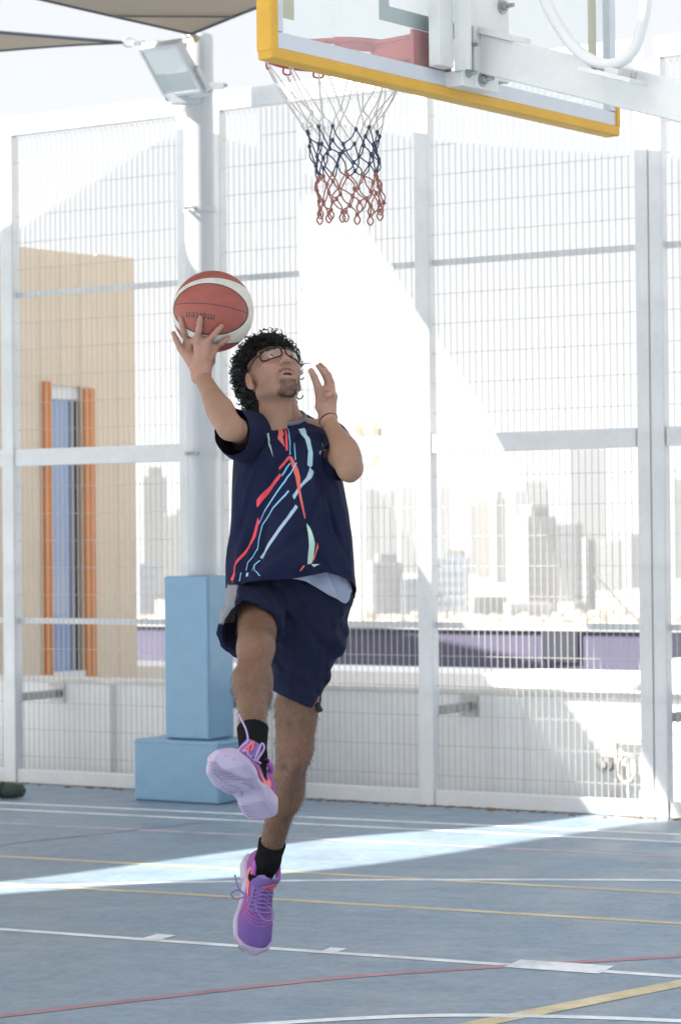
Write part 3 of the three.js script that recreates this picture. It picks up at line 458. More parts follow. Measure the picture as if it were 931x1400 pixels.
// ---------------------------------------------------------------- basketball hoop
{
  const B0 = atHeight(362, 80, 2.9), B1 = atHeight(838, 187, 2.9), e = B1.clone().sub(B0), Lb = e.length(); e.normalize(); const nb = e.clone().cross(V(0, 1, 0)).normalize();
  const Bc = B0.clone().lerp(B1, 0.5), hl = Lb / 2;
  const M = (a, y, b) => basis(Bc.clone().addScaledVector(e, a).addScaledVector(nb, b).setY(2.9 + y), e, V(0, 1, 0), nb.clone()), P = (a, y, b) => Bc.clone().addScaledVector(e, a).addScaledVector(nb, b).setY(2.9 + y);
  const postBase = P(-0.02, 0, 2.25).setY(0);
  const h = thing('basketball_hoop', 'glass basketball backboard with yellow padding, red rim and net', 'basketball hoop', postBase);
  const white = mottled([0.7, 0.7, 0.69], 0.07, 141, { scale: 0.5, rough: 0.35, fine: 0.3 }), yellow = mottled([0.66, 0.36, 0.035], 0.08, 144, { scale: 0.4, rough: 0.5, bump: 0.0008 }), alu = mottled([0.58, 0.61, 0.65], 0.06, 147, { scale: 0.4, rough: 0.4, metal: 0.1 });
  const BH = 1.05;
  const glass = new THREE.MeshPhysicalMaterial({ color: lin(0.95, 0.97, 0.97), transmission: 0.9, thickness: 0, roughness: 0.02, ior: 1.5, side: THREE.DoubleSide });
  const bb = part('backboard', merge([box(Lb - 0.02, 0.05, 0.03, M(0, 0.058, 0.006), 0.004), box(0.03, BH - 0.05, 0.03, M(-hl + 0.045, 0.085 + (BH - 0.05) / 2, 0.006)), box(0.035, BH - 0.05, 0.03, M(hl - 0.03, 0.085 + (BH - 0.05) / 2, 0.006)), box(Lb - 0.02, 0.05, 0.03, M(0, BH + 0.06, 0.006))]), alu, h);
  part('glass_pane', box(Lb - 0.09, BH - 0.02, 0.01, M(0, 0.085 + BH / 2 - 0.02, -0.012)), glass, bb);
  const line = plain([0.3, 0.36, 0.35], 0.6), cream = plain([0.5, 0.44, 0.24], 0.6);
  const tc = -0.07, strip = (w, hh, a, y, mt, n) => part(n, box(w, hh, 0.002, M(a, y, -0.019)), mt, bb);
  strip(0.59, 0.05, tc, 0.235, line, 'target_line'); strip(0.59, 0.05, tc, 0.635, line, 'target_line'); strip(0.05, 0.35, tc - 0.27, 0.435, line, 'target_line'); strip(0.05, 0.35, tc + 0.27, 0.435, line, 'target_line');
  strip(0.05, BH - 0.08, -hl + 0.13, BH / 2 + 0.1, cream, 'border_line'); strip(0.05, BH - 0.08, hl - 0.1, BH / 2 + 0.1, cream, 'border_line');
  part('padding', merge([box(Lb, 0.036, 0.06, M(0, 0.016, 0), 0.008)]), yellow, bb);
  part('padding', box(0.036, 0.7, 0.064, M(-hl + 0.013, 0.37, 0), 0.01), yellow, bb);
  part('padding', box(0.02, 0.24, 0.06, M(hl - 0.006, 0.15, 0), 0.006), yellow, bb);
  // rim
  const rc = P(-0.085, 0, -0.43).setY(3.095), R = 0.2286;
  const redM = mottled([0.55, 0.07, 0.06], 0.12, 151, { scale: 0.3, rough: 0.4 });
  const ring = new THREE.TorusGeometry(R + 0.009, 0.0095, 12, 64).rotateX(Math.PI / 2).translate(rc.x, rc.y, rc.z);
  const att = rc.clone().addScaledVector(nb, 0.415);
  const Mr = (a, y, b) => basis(rc.clone().addScaledVector(e, a).addScaledVector(nb, b).add(V(0, y, 0)), e, V(0, 1, 0), nb.clone());
  const rim = part('rim', merge([ring, box(0.17, 0.012, 0.2, Mr(0, -0.002, 0.31)), box(0.2, 0.12, 0.012, Mr(0, -0.045, 0.4)), box(0.012, 0.07, 0.2, Mr(0.07, -0.035, 0.31)), box(0.012, 0.07, 0.2, Mr(-0.07, -0.035, 0.31))]), redM, h);
  const skirt = new THREE.CylinderGeometry(R + 0.012, R + 0.012, 0.045, 48, 1, true, -0.9, 1.8); skirt.rotateY(Math.atan2(nb.x, nb.z)); skirt.translate(rc.x, rc.y - 0.01, rc.z); part('rim_collar', skirt, two(redM.clone()), rim);
  const hooks = []; for (let i = 0; i < 12; i++) { const t = (i + 0.5) / 12 * 6.2832, c = rc.clone().add(V(Math.cos(t) * (R + 0.009), -0.02, Math.sin(t) * (R + 0.009))), s = V(-Math.sin(t), 0, Math.cos(t)); hooks.push(tube([c.clone().addScaledVector(s, -0.016).add(V(0, 0.012, 0)), c.clone().addScaledVector(s, -0.016).add(V(0, -0.006, 0)), c.clone().addScaledVector(s, 0.016).add(V(0, -0.006, 0)), c.clone().addScaledVector(s, 0.016).add(V(0, 0.012, 0))], 0.0035, 12, 5)); }
  part('net_hook', merge(hooks), redM, rim);
  part('rim_bolt', merge([[-0.05, -0.07], [0.05, -0.07], [-0.05, -0.02], [0.05, -0.02]].map(([a, y]) => bar(rc.clone().addScaledVector(e, a).addScaledVector(nb, 0.392).add(V(0, y, 0)), rc.clone().addScaledVector(e, a).addScaledVector(nb, 0.378).add(V(0, y, 0)), 0.009))), steelMat, rim);
  // net: twelve loops that knot into diamonds
  const rows = [[0, R + 0.009], [-0.215, 0.13], [-0.265, 0.118], [-0.312, 0.111], [-0.358, 0.106], [-0.402, 0.103], [-0.442, 0.104], [-0.482, 0.106], [-0.518, 0.1]];
  const rn = rng(161), knot = rows.map(([y, r], k) => Array.from({ length: 12 }, (_, i) => { const t = (i + 0.5 + (k % 2) * 0.5) / 12 * 6.2832 + (k ? (rn() - 0.5) * 0.16 : 0), q = k ? 1 + (rn() - 0.5) * 0.16 : 1; return rc.clone().add(V(Math.cos(t) * r * q + 0.045 * (y / -0.52), y + (k ? (rn() - 0.5) * 0.034 : -0.03), Math.sin(t) * r * q)); }));
  const cord = { net_white: [], net_blue: [], net_red: [] }, knots = { net_white: [], net_blue: [], net_red: [] }, which = (k) => k < 2 ? 'net_white' : k < 5 ? 'net_blue' : 'net_red';
  const strand = (a, b, key, bulge) => { const m = a.clone().lerp(b, 0.55), o = m.clone().sub(rc).setY(0).normalize(); m.addScaledVector(o, bulge).add(V((rn() - 0.5) * 0.018, 0, (rn() - 0.5) * 0.018)); cord[key].push(tube([a, a.clone().lerp(m, 0.5).addScaledVector(o, bulge * 0.1), m, b], 0.0024, 8, 5)); };
  for (let k = 0; k < rows.length - 1; k++) for (let i = 0; i < 12; i++) {
    const a = knot[k][i], j = k % 2 ? i + 1 : i, b1 = knot[k + 1][(j + 12) % 12], b0 = knot[k + 1][(j + 11) % 12], key = which(k);
    strand(a, b1, key, k ? 0.004 : 0.014); strand(a, b0, key, k ? 0.004 : 0.014);
    const s = new THREE.IcosahedronGeometry(k ? 0.0068 : 0.004, 1); s.scale(1, 1.25, 1); s.translate(a.x, a.y, a.z); knots[key].push(s);
  }
  for (let i = 0; i < 12; i++) { const a = knot[8][i], s = new THREE.IcosahedronGeometry(0.0075, 1); s.translate(a.x, a.y, a.z); knots.net_red.push(s); cord.net_red.push(tube([a, a.clone().add(V(0.01, -0.02, 0.004)), a.clone().add(V(0, -0.034, 0)), a.clone().add(V(-0.01, -0.018, -0.004)), a], 0.0028, 12, 5)); }
  const net = part('net', merge(cord.net_white.concat(knots.net_white)), mottled([0.66, 0.62, 0.57], 0.25, 163, { scale: 0.02, rough: 0.9, size: 64 }), h);
  part('blue_netting', merge(cord.net_blue.concat(knots.net_blue)), mottled([0.06, 0.07, 0.13], 0.3, 165, { scale: 0.02, rough: 0.9, size: 64 }), net);
  part('red_netting', merge(cord.net_red.concat(knots.net_red)), mottled([0.34, 0.15, 0.125], 0.3, 167, { scale: 0.02, rough: 0.9, size: 64 }), net);
  // mount and arm
  const mount = part('mount_plate', merge([box(0.075, 0.75, 0.045, M(-0.13, 0.46, 0.045), 0.004), box(0.28, 0.75, 0.014, M(0.05, 0.45, 0.075), 0.003), box(0.012, 0.75, 0.06, M(-0.088, 0.45, 0.1)), box(0.012, 0.75, 0.05, M(0.185, 0.45, 0.05)), box(0.16, 0.05, 0.08, M(0.0, 0.055, 0.05), 0.003)]), white, h);
  const bolt = (a, y, b = 0.08) => { const q = P(a, y, b); part('bolt', merge([bar(q, P(a, y, b + 0.008), 0.024, 0.024, 16), bar(q, P(a, y, b + 0.024), 0.014, 0.014, 6), bar(q, P(a, y, b + 0.05), 0.007)]), steelMat, mount); };
  bolt(-0.05, 0.16); bolt(0.15, 0.32); bolt(-0.05, 0.35); bolt(0.15, 0.6); bolt(-0.05, 0.07, 0.075); bolt(0.02, 0.06, 0.09);
  const A0 = P(0.045, 0.15, 0.08), A1 = P(0.02, 0.15 - 0.337 * 2.15, 2.25), ad = A1.clone().sub(A0).normalize(), ay = V(0, 1, 0).addScaledVector(ad, -ad.y).normalize(), ax = ay.clone().cross(ad);
  const arm = part('arm', box(0.075, 0.125, A0.distanceTo(A1), basis(A0.clone().lerp(A1, 0.5), ax, ay, ad), 0.008), white, h);
  part('arm_foot', merge([box(0.13, 0.2, 0.012, M(0.045, 0.13, 0.09), 0.003), box(0.1, 0.02, 0.14, basis(A0.clone().addScaledVector(ad, 0.07).addScaledVector(ay, 0.07), ax, ay, ad))]), white, arm);
  part('post', merge([box(0.16, 2.75, 0.16, T(A1.x, 1.375, A1.z), 0.01), box(0.5, 0.3, 0.9, T(A1.x, 0.16, A1.z), 0.02)]), white, h);
  // bent tube clamped on the arm
  const d0 = 7.28, tp = [[690, -190, 7.45], [715, -90, 7.42], [737, -20, 7.38], [762, 33, 7.34], [795, 74, 7.3], [832, 89, 7.26], [862, 73, 7.23], [878, 32, 7.2], [884, -20, 7.18], [888, -120, 7.14], [905, -190, 7.1]].map(([x, y, z]) => at(x, y, z));
  part('support_tube', tube(tp, 0.0185, 80, 14), white, h);
  const cl = at(838, 100, 7.25), cm = basis(cl, ax, ay, ad), clamp = part('tube_clamp', merge([box(0.1, 0.014, 0.2, cm.clone().multiply(T(0, -0.01, 0)), 0.002), box(0.03, 0.03, 0.05, cm)]), white, h);
  for (const q of [-0.075, 0.075]) part('bolt', bar(cl.clone().addScaledVector(ad, q).addScaledVector(ay, -0.01), cl.clone().addScaledVector(ad, q).addScaledVector(ay, 0.018), 0.009), steelMat, clamp);
}

// ---------------------------------------------------------------- basketball
const ballC = at(291.5, 426, 7.15), ballR = 0.1225;
const ballDepth = (px, py, lift = 0.01) => { const p = at(px, py, 7.15), dx = p.x - ballC.x, dy = p.y - ballC.y, q = ballR * ballR - dx * dx - dy * dy; return 7.15 - (q > 0 ? Math.sqrt(q) : 0) - lift; };
{
  const o = thing('basketball', 'maroon and cream basketball balanced on the raised hand', 'basketball', ballC.clone());
  const cw = 512, cv = document.createElement('canvas'); cv.width = cw; cv.height = 128; const cx = cv.getContext('2d'); cx.fillStyle = '#000'; cx.fillRect(0, 0, cw, 128); cx.fillStyle = '#fff'; cx.font = 'bold 118px sans-serif'; cx.textAlign = 'center'; cx.textBaseline = 'middle'; cx.translate(cw / 2, 64); cx.rotate(Math.PI); cx.fillText('molten', 0, -4, cw * 0.94);
  const ink = cx.getImageData(0, 0, cw, 128).data;
  const W = 1536, H = 768, n1 = noise2(201, 32), n2 = noise2(202, 256), ca = Math.cos(-0.17), sa = Math.sin(-0.17);
  const spot = (i, j) => { const ph = i / W * 2 * Math.PI, th = (1 - (j + 0.5) / H) * Math.PI, x = -Math.cos(ph) * Math.sin(th), y = Math.cos(th), z = Math.sin(ph) * Math.sin(th); return [x * ca + y * sa, -x * sa + y * ca, z]; };
  const zone = (i, j) => {
    const [x, y, z] = spot(i, j), X = x + 0.03, Y = y + 0.02 - 0.04 * x, A = 0.9, B = 0.62, q = Math.hypot(X / A, Y / B), wd = 1.27 + 0.14 * x;
    const seam = Math.abs(q - 1) < 0.02 || Math.abs(q - wd) < 0.02, mid = Math.abs(Y - 0.1 + 0.28 * X * X * 0.3) < 0.012 && q < 1.02;
    if (mid || Math.abs(q - 1) < 0.022) return 2; if (q > 1 && q < wd) return 1; if (seam) return 2;
    if (z > 0 && q < 1) { const u = (X + 0.66) / 0.92, v = (Y + 0.33) / 0.25; if (u > 0 && u < 1 && v > 0 && v < 1) { const k = (Math.floor((1 - v) * 127) * cw + Math.floor(u * (cw - 1))) * 4; if (ink[k] > 120) return 3; } }
    return 0;
  };
  const cols = [[0.29, 0.068, 0.05], [0.56, 0.53, 0.47], [0.075, 0.035, 0.03], [0.05, 0.03, 0.03]];
  const map = texture(W, H, (i, j) => { const k = 0.88 + 0.16 * n1(i / W * 32, j / H * 32) + 0.12 * n2(i / W * 256 * 1, j / H * 256); return cols[zone(i, j)].map((v) => v * k); });
  const peb = texture(1024, 512, (i, j) => { const z = zone(Math.floor(i * 1.5), Math.floor(j * 1.5)); return (z === 2 ? 0 : 0.55) + 0.35 * n2(i / 4, j / 4); }, false);
  part('ball_skin', new THREE.SphereGeometry(ballR, 96, 64).translate(ballC.x, ballC.y, ballC.z), new THREE.MeshStandardMaterial({ map, bumpMap: peb, bumpScale: 0.0012, roughness: 0.55 }), o);
}

// ---------------------------------------------------------------- the player
const J = {
  neck0: at(392, 594, 7.245), neck1: at(380, 548, 7.2), chestR: at(368, 618, 7.2), chestL: at(424, 618, 7.23), waist: at(394, 740, 7.21), hipR: at(356, 816, 7.2), hipL: at(420, 828, 7.22),
  kneeR: at(350, 885, 6.86), calfR: at(345, 938, 6.77), ankR: at(346, 1036, 6.6), kneeL: at(403, 1024, 7.22), calfL: at(391, 1078, 7.29), ankL: at(366, 1178, 7.42),
  shR: at(337, 594, 7.17), elR: at(314, 583, 6.9), foR: at(302, 561, 6.95), wrR: at(275, 514, 7.06), shL: at(444, 600, 7.24), elL: at(478, 639, 7.0), foL: at(471, 615, 7.03), wrL: at(448, 573, 7.12),
};
const feet = V(J.hipL.x, 0, -7.15);
const person = thing('person', 'player in navy sports kit leaping for a layup', 'person', feet);
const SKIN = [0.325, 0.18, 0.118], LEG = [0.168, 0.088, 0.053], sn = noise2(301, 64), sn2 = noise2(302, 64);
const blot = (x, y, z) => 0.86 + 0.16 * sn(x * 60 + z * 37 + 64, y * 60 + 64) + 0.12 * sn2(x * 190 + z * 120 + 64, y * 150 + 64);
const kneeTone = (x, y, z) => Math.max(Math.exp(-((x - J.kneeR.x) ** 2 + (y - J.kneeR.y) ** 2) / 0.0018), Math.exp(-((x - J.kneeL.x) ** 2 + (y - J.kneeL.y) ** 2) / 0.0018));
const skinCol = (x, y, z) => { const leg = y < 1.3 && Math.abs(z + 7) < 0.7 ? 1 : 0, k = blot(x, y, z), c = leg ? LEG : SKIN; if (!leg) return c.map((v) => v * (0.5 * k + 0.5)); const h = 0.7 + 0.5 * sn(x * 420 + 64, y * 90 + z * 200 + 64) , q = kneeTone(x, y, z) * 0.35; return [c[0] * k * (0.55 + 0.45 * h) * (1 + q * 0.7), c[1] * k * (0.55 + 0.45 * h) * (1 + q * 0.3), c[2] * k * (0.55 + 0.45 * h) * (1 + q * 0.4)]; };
const union = (list, k) => (x, y, z) => { let d = 1e9; for (const f of list) d = smin(d, f(x, y, z), k); return d; };
const limb = {
  legR: union([cone(J.hipR, J.kneeR, 0.072, 0.051), cone(J.kneeR, J.calfR, 0.047, 0.0485), cone(J.calfR, J.ankR, 0.046, 0.032), cone(J.calfR.clone().add(V(0.016, 0.03, -0.01)), J.calfR.clone().add(V(0.012, -0.05, 0.0)), 0.036, 0.03), cone(J.calfR.clone().add(V(-0.018, 0.02, -0.012)), J.calfR.clone().add(V(-0.012, -0.05, 0)), 0.034, 0.028), cone(J.kneeR.clone().add(V(0, -0.045, 0.034)), J.kneeR.clone().lerp(J.ankR, 0.55).add(V(0, 0, 0.022)), 0.016, 0.012), cone(J.kneeR.clone().add(V(0.002, 0.012, 0.03)), J.kneeR.clone().add(V(0, -0.02, 0.03)), 0.03, 0.026)], 0.03),
  legL: union([cone(J.hipL, J.kneeL, 0.078, 0.053), cone(J.kneeL, J.calfL, 0.048, 0.05), cone(J.calfL, J.ankL, 0.047, 0.032), cone(J.calfL.clone().add(V(0.016, 0.04, -0.01)), J.calfL.clone().add(V(0.008, -0.05, 0)), 0.038, 0.03), cone(J.kneeL.clone().add(V(0.002, -0.05, 0.036)), J.kneeL.clone().lerp(J.ankL, 0.6).add(V(0, 0, 0.022)), 0.015, 0.012), cone(J.kneeL.clone().add(V(0.024, 0.12, 0.02)), J.kneeL.clone().add(V(0.02, 0.035, 0.024)), 0.04, 0.024), cone(J.kneeL.clone().add(V(-0.022, 0.13, 0.02)), J.kneeL.clone().add(V(-0.022, 0.03, 0.022)), 0.038, 0.026), cone(J.kneeL.clone().add(V(0.004, 0.015, 0.028)), J.kneeL.clone().add(V(0.004, -0.02, 0.026)), 0.03, 0.026)], 0.03),
  armR: union([cone(J.shR, J.elR, 0.042, 0.034), cone(J.elR, J.foR, 0.0325, 0.034), cone(J.foR, J.wrR, 0.0355, 0.0235), cone(J.elR.clone().lerp(J.foR, 0.5).add(V(-0.012, 0.004, 0.006)), J.foR.clone().lerp(J.wrR, 0.35).add(V(-0.006, 0, 0.006)), 0.027, 0.021), cone(J.elR.clone().add(V(0.004, -0.012, 0.014)), J.elR.clone().add(V(0.006, -0.016, 0.016)), 0.024, 0.022)], 0.025),
  armL: union([cone(J.shL, J.elL, 0.042, 0.035), cone(J.elL, J.foL, 0.034, 0.035), cone(J.foL, J.wrL, 0.0325, 0.0215), cone(J.elL.clone().lerp(J.foL, 0.6).add(V(0.012, 0.006, 0.004)), J.foL.clone().lerp(J.wrL, 0.35).add(V(0.008, 0, 0.002)), 0.026, 0.019), cone(J.elL.clone().add(V(0.002, -0.012, 0.012)), J.elL.clone().add(V(0.0, -0.018, 0.012)), 0.024, 0.021)], 0.025),
  trunk: union([cone(J.neck0, J.neck1, 0.056, 0.055), cone(J.chestR, J.chestL, 0.095, 0.095), cone(J.chestR, J.waist, 0.085, 0.095), cone(J.chestL, J.waist, 0.085, 0.095), cone(J.waist, J.hipR, 0.085, 0.07), cone(J.waist, J.hipL, 0.085, 0.075), cone(J.neck0, J.shR.clone().add(V(0, -0.02, -0.02)), 0.03, 0.03), cone(J.neck0, J.shL.clone().add(V(0, -0.02, -0.02)), 0.03, 0.03)], 0.04),
};
const bodyF = union([limb.trunk, limb.legR, limb.legL, limb.armR, limb.armL], 0.025);
const pieces = [];
{ // torso and arms, then each leg on its own grid
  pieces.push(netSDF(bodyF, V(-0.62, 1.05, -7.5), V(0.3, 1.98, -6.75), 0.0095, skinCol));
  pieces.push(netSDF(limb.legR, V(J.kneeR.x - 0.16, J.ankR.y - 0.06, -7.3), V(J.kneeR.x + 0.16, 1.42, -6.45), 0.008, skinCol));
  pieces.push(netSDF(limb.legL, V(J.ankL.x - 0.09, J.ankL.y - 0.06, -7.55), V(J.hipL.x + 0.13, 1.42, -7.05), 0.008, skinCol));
}
function hand(wrist, wristR, palm, fingers) {            // fingers: chains of points with radii
  const fs = [], lo = V(9, 9, 9), hi = V(-9, -9, -9), grow = (p) => { lo.min(p.clone().addScalar(-0.025)); hi.max(p.clone().addScalar(0.025)); };
  let pf = palm.map(([p, r]) => cone(wrist, p, wristR, r)); palm.forEach(([p]) => grow(p)); grow(wrist);
  for (let i = 0; i + 1 < palm.length; i++) pf.push(cone(palm[i][0], palm[i + 1][0], palm[i][1], palm[i + 1][1]));
  const P = union(pf, 0.011);
  for (const ch of fingers) { const seg = []; for (let i = 0; i + 1 < ch.length; i++) { seg.push(cone(ch[i][0], ch[i + 1][0], ch[i][1], ch[i + 1][1])); } ch.forEach(([p]) => grow(p)); fs.push(union(seg, 0.003)); }
  return netSDF((x, y, z) => { let d = P(x, y, z), q = 1e9; for (const f of fs) q = Math.min(q, f(x, y, z)); return smin(d, q, 0.008); }, lo, hi, 0.003, (x, y, z) => { const k = blot(x, y, z); return [0.4 * k, 0.215 * k, 0.155 * k]; });
}
{
  const B = (x, y, l = 0.01) => at(x, y, ballDepth(x, y, l)), r = (p, q) => [p, q];
  const ik = B(257, 469, 0.012), mk = B(270, 465, 0.012), rk = B(283, 468, 0.012), pk = B(292, 476, 0.012);
  pieces.push(hand(J.wrR, 0.0235, [r(at(260, 488, 7.085), 0.013), r(ik, 0.0115), r(mk, 0.0115), r(rk, 0.011), r(pk, 0.0105), r(at(288, 494, 7.1), 0.012)], [
    [r(at(262, 497, 7.08), 0.013), r(at(247, 476, 7.1), 0.0105), r(at(241, 464, 7.105), 0.0088), r(at(237.5, 455.5, 7.108), 0.0068)],
    [r(ik, 0.01), r(B(251.5, 453), 0.0092), r(B(249, 443), 0.0085), r(B(247, 435), 0.0072)],
    [r(mk, 0.01), r(B(272.5, 450), 0.0094), r(B(273.5, 441), 0.0087), r(B(274, 434.5), 0.0073)],
    [r(rk, 0.0098), r(B(293, 457.5), 0.009), r(B(299, 450.5), 0.0083), r(B(303, 446), 0.007)],
    [r(pk, 0.0093), r(B(303, 469), 0.0083), r(B(309, 464.5), 0.0077), r(B(312.5, 461.5), 0.0064)]]));
  const D = 7.14;
  pieces.push(hand(J.wrL, 0.0225, [r(at(438, 556, D - 0.015), 0.0135), r(at(441, 535, D - 0.005), 0.0125), r(at(450, 532, D + 0.01), 0.0115), r(at(454.5, 542, D - 0.005), 0.0115), r(at(451, 556, D - 0.01), 0.0135), r(at(445, 546, D - 0.02), 0.012)], [
    [r(at(438, 547, D - 0.012), 0.0135), r(at(434.5, 528, D - 0.03), 0.0115), r(at(429.5, 515, D - 0.035), 0.0105), r(at(425.5, 507, D - 0.035), 0.0085)],
    [r(at(449.5, 533, D + 0.01), 0.0105), r(at(446.5, 518, D + 0.005), 0.0092), r(at(440.5, 507, D + 0.0), 0.008), r(at(434.5, 500.5, D), 0.0062)],
    [r(at(451.5, 533, D + 0.018), 0.0105), r(at(449.5, 517, D + 0.02), 0.0092), r(at(444, 505.5, D + 0.016), 0.008), r(at(438, 498.5, D + 0.015), 0.0064)],
    [r(at(454, 538, D + 0.012), 0.0102), r(at(453.5, 524, D + 0.014), 0.009), r(at(449.5, 512.5, D + 0.01), 0.008), r(at(444.5, 505.5, D + 0.006), 0.0064)],
    [r(at(455, 545, D), 0.0092), r(at(453.5, 537, D - 0.026), 0.0082), r(at(447.5, 540.5, D - 0.04), 0.0075), r(at(444, 546, D - 0.034), 0.0064)]]));
}
// head in its own frame: x to the picture's right when facing us, y up, z forward
const headO = at(375, 521, 7.19), HS = 0.98;
const headQ = new THREE.Quaternion().setFromEuler(new THREE.Euler(0, 0, -0.02)).multiply(new THREE.Quaternion().setFromEuler(new THREE.Euler(0, 0.42, 0))).multiply(new THREE.Quaternion().setFromEuler(new THREE.Euler(-0.64, 0, 0)));
const headM = new THREE.Matrix4().compose(headO, headQ, V(HS, HS, HS));
const capf = (ax, ay, az, bx, by, bz, ra, rb) => cone(V(ax, ay, az), V(bx, by, bz), ra, rb);
const ssub = (a, b, k) => -smin(-a, b, k);
let beard;
const headSkull = ellip(0, 0.045, -0.018, 0.077, 0.098, 0.098);
{
  const blobs = [[headSkull, 0.03], [ellip(0, -0.012, 0.035, 0.056, 0.076, 0.058), 0.03], [capf(-0.051, -0.046, -0.005, -0.012, -0.084, 0.068, 0.014, 0.012), 0.035], [capf(0.051, -0.046, -0.005, 0.012, -0.084, 0.068, 0.014, 0.012), 0.035], [ellip(0, -0.086, 0.074, 0.02, 0.016, 0.017), 0.02],
    [capf(-0.042, 0.042, 0.076, 0.042, 0.042, 0.076, 0.014, 0.014), 0.02], [ellip(-0.044, 0.0, 0.062, 0.021, 0.019, 0.02), 0.02], [ellip(0.044, 0.0, 0.062, 0.021, 0.019, 0.02), 0.02], [ellip(0, -0.048, 0.078, 0.034, 0.026, 0.018), 0.02],
    [capf(0, 0.036, 0.086, 0, -0.004, 0.109, 0.0085, 0.0115), 0.012], [ellip(-0.0125, -0.011, 0.1, 0.0085, 0.0078, 0.012), 0.006], [ellip(0.0125, -0.011, 0.1, 0.0085, 0.0078, 0.012), 0.006],
    [capf(0, -0.05, -0.025, 0, -0.15, -0.085, 0.051, 0.053), 0.025]];
  const eyeS = [-1, 1].map((s) => ellip(s * 0.033, 0.026, 0.1, 0.02, 0.012, 0.016)), lids = [-1, 1].map((s) => ellip(s * 0.033, 0.026, 0.0755, 0.0175, 0.0145, 0.0155)), slit = [-1, 1].map((s) => ellip(s * 0.033, 0.026, 0.094, 0.0145, 0.0068, 0.012));
  const upLip = capf(-0.017, -0.0455, 0.0905, 0.017, -0.0455, 0.0905, 0.0055, 0.0055), upMid = capf(-0.006, -0.044, 0.094, 0.006, -0.044, 0.094, 0.006, 0.006), lowLip = capf(-0.013, -0.0625, 0.0905, 0.013, -0.0625, 0.0905, 0.0068, 0.0068), mouth = ellip(0, -0.053, 0.098, 0.0165, 0.0052, 0.016), nos = [-1, 1].map((s) => ellip(s * 0.0085, -0.0165, 0.104, 0.0042, 0.0045, 0.006));
  const ears = [-1, 1].map((s) => { const a = ellip(s * 0.08, 0.004, -0.008, 0.008, 0.03, 0.019), b = ellip(s * 0.0885, 0.003, -0.003, 0.0085, 0.018, 0.0105), lobe = ellip(s * 0.077, -0.025, -0.002, 0.006, 0.01, 0.009); return (x, y, z) => ssub(smin(a(x, y, z), lobe(x, y, z), 0.008), b(x, y, z), 0.006); });
  const f = (x, y, z) => {
    let d = 1e9; for (const [b, k] of blobs) d = smin(d, b(x, y, z), k);
    for (const e of eyeS) d = ssub(d, e(x, y, z), 0.012); for (const e of lids) d = smin(d, e(x, y, z), 0.004); for (const e of slit) d = ssub(d, e(x, y, z), 0.002);
    d = smin(smin(smin(d, upLip(x, y, z), 0.006), upMid(x, y, z), 0.005), lowLip(x, y, z), 0.007); d = ssub(d, mouth(x, y, z), 0.003); for (const e of nos) d = ssub(d, e(x, y, z), 0.002);
    for (const e of ears) d = smin(d, e(x, y, z), 0.008); return d;
  };
  const bn = noise2(311, 128), S = (a, b, v) => { const t = Math.max(0, Math.min(1, (v - a) / (b - a))); return t * t * (3 - 2 * t); };
  const g = netSDF(f, V(-0.1, -0.19, -0.14), V(0.1, 0.16, 0.135), 0.0028, (x, y, z) => {
    const ax = Math.abs(x), k = 0.93 + 0.1 * sn(x * 300 + 64, y * 300 + 64), n = bn(x * 700 + 64, y * 700 + z * 300 + 64);
    let c = [0.38 * k, 0.212 * k, 0.145 * k];
    const mixTo = (t, w) => { c = c.map((v, i) => v + (t[i] - v) * w); };
    const lip = Math.min(upLip(x, y, z), upMid(x, y, z), lowLip(x, y, z)); mixTo([0.36, 0.14, 0.12], 0.85 * (1 - S(0.0004, 0.002, lip)) * S(0.08, 0.085, z));
    if (mouth(x, y, z) < 0.0012 && z < 0.094) mixTo([0.12, 0.03, 0.03], 0.9);
    const goatee = S(-0.066, -0.074, y) * (1 - S(0.022, 0.034, ax)) * S(0.03, 0.05, z), mous = (1 - S(0.0055, 0.009, Math.abs(y + 0.033 + ax * ax * 10))) * (1 - S(0.02, 0.03, ax)) * S(0.07, 0.08, z), side = (1 - S(0.004, 0.012, Math.abs(ax - 0.027))) * S(-0.035, -0.045, y) * S(-0.085, -0.07, y) * S(0.06, 0.07, z), jawl = S(-0.02, -0.05, y) * S(0.035, 0.05, ax) * S(-0.03, 0.0, z) * S(-0.11, -0.09, y);
    mixTo([0.055, 0.04, 0.035], Math.min(0.85, (goatee * 0.5 + mous * 0.45 + side * 0.35) * (0.6 + 0.7 * n) + jawl * 0.38 * n));
    const chk = Math.exp(-((ax - 0.045) ** 2 + (y + 0.005) ** 2) / 0.0006) * S(0.03, 0.06, z); mixTo([0.46, 0.22, 0.17], 0.3 * chk);
    for (const s of [-1, 1]) { const e = ears[(s + 1) / 2](x, y, z); if (e < 0.003 && ax > 0.072) mixTo([0.45, 0.2, 0.15], 0.5); }
    return c;
  });
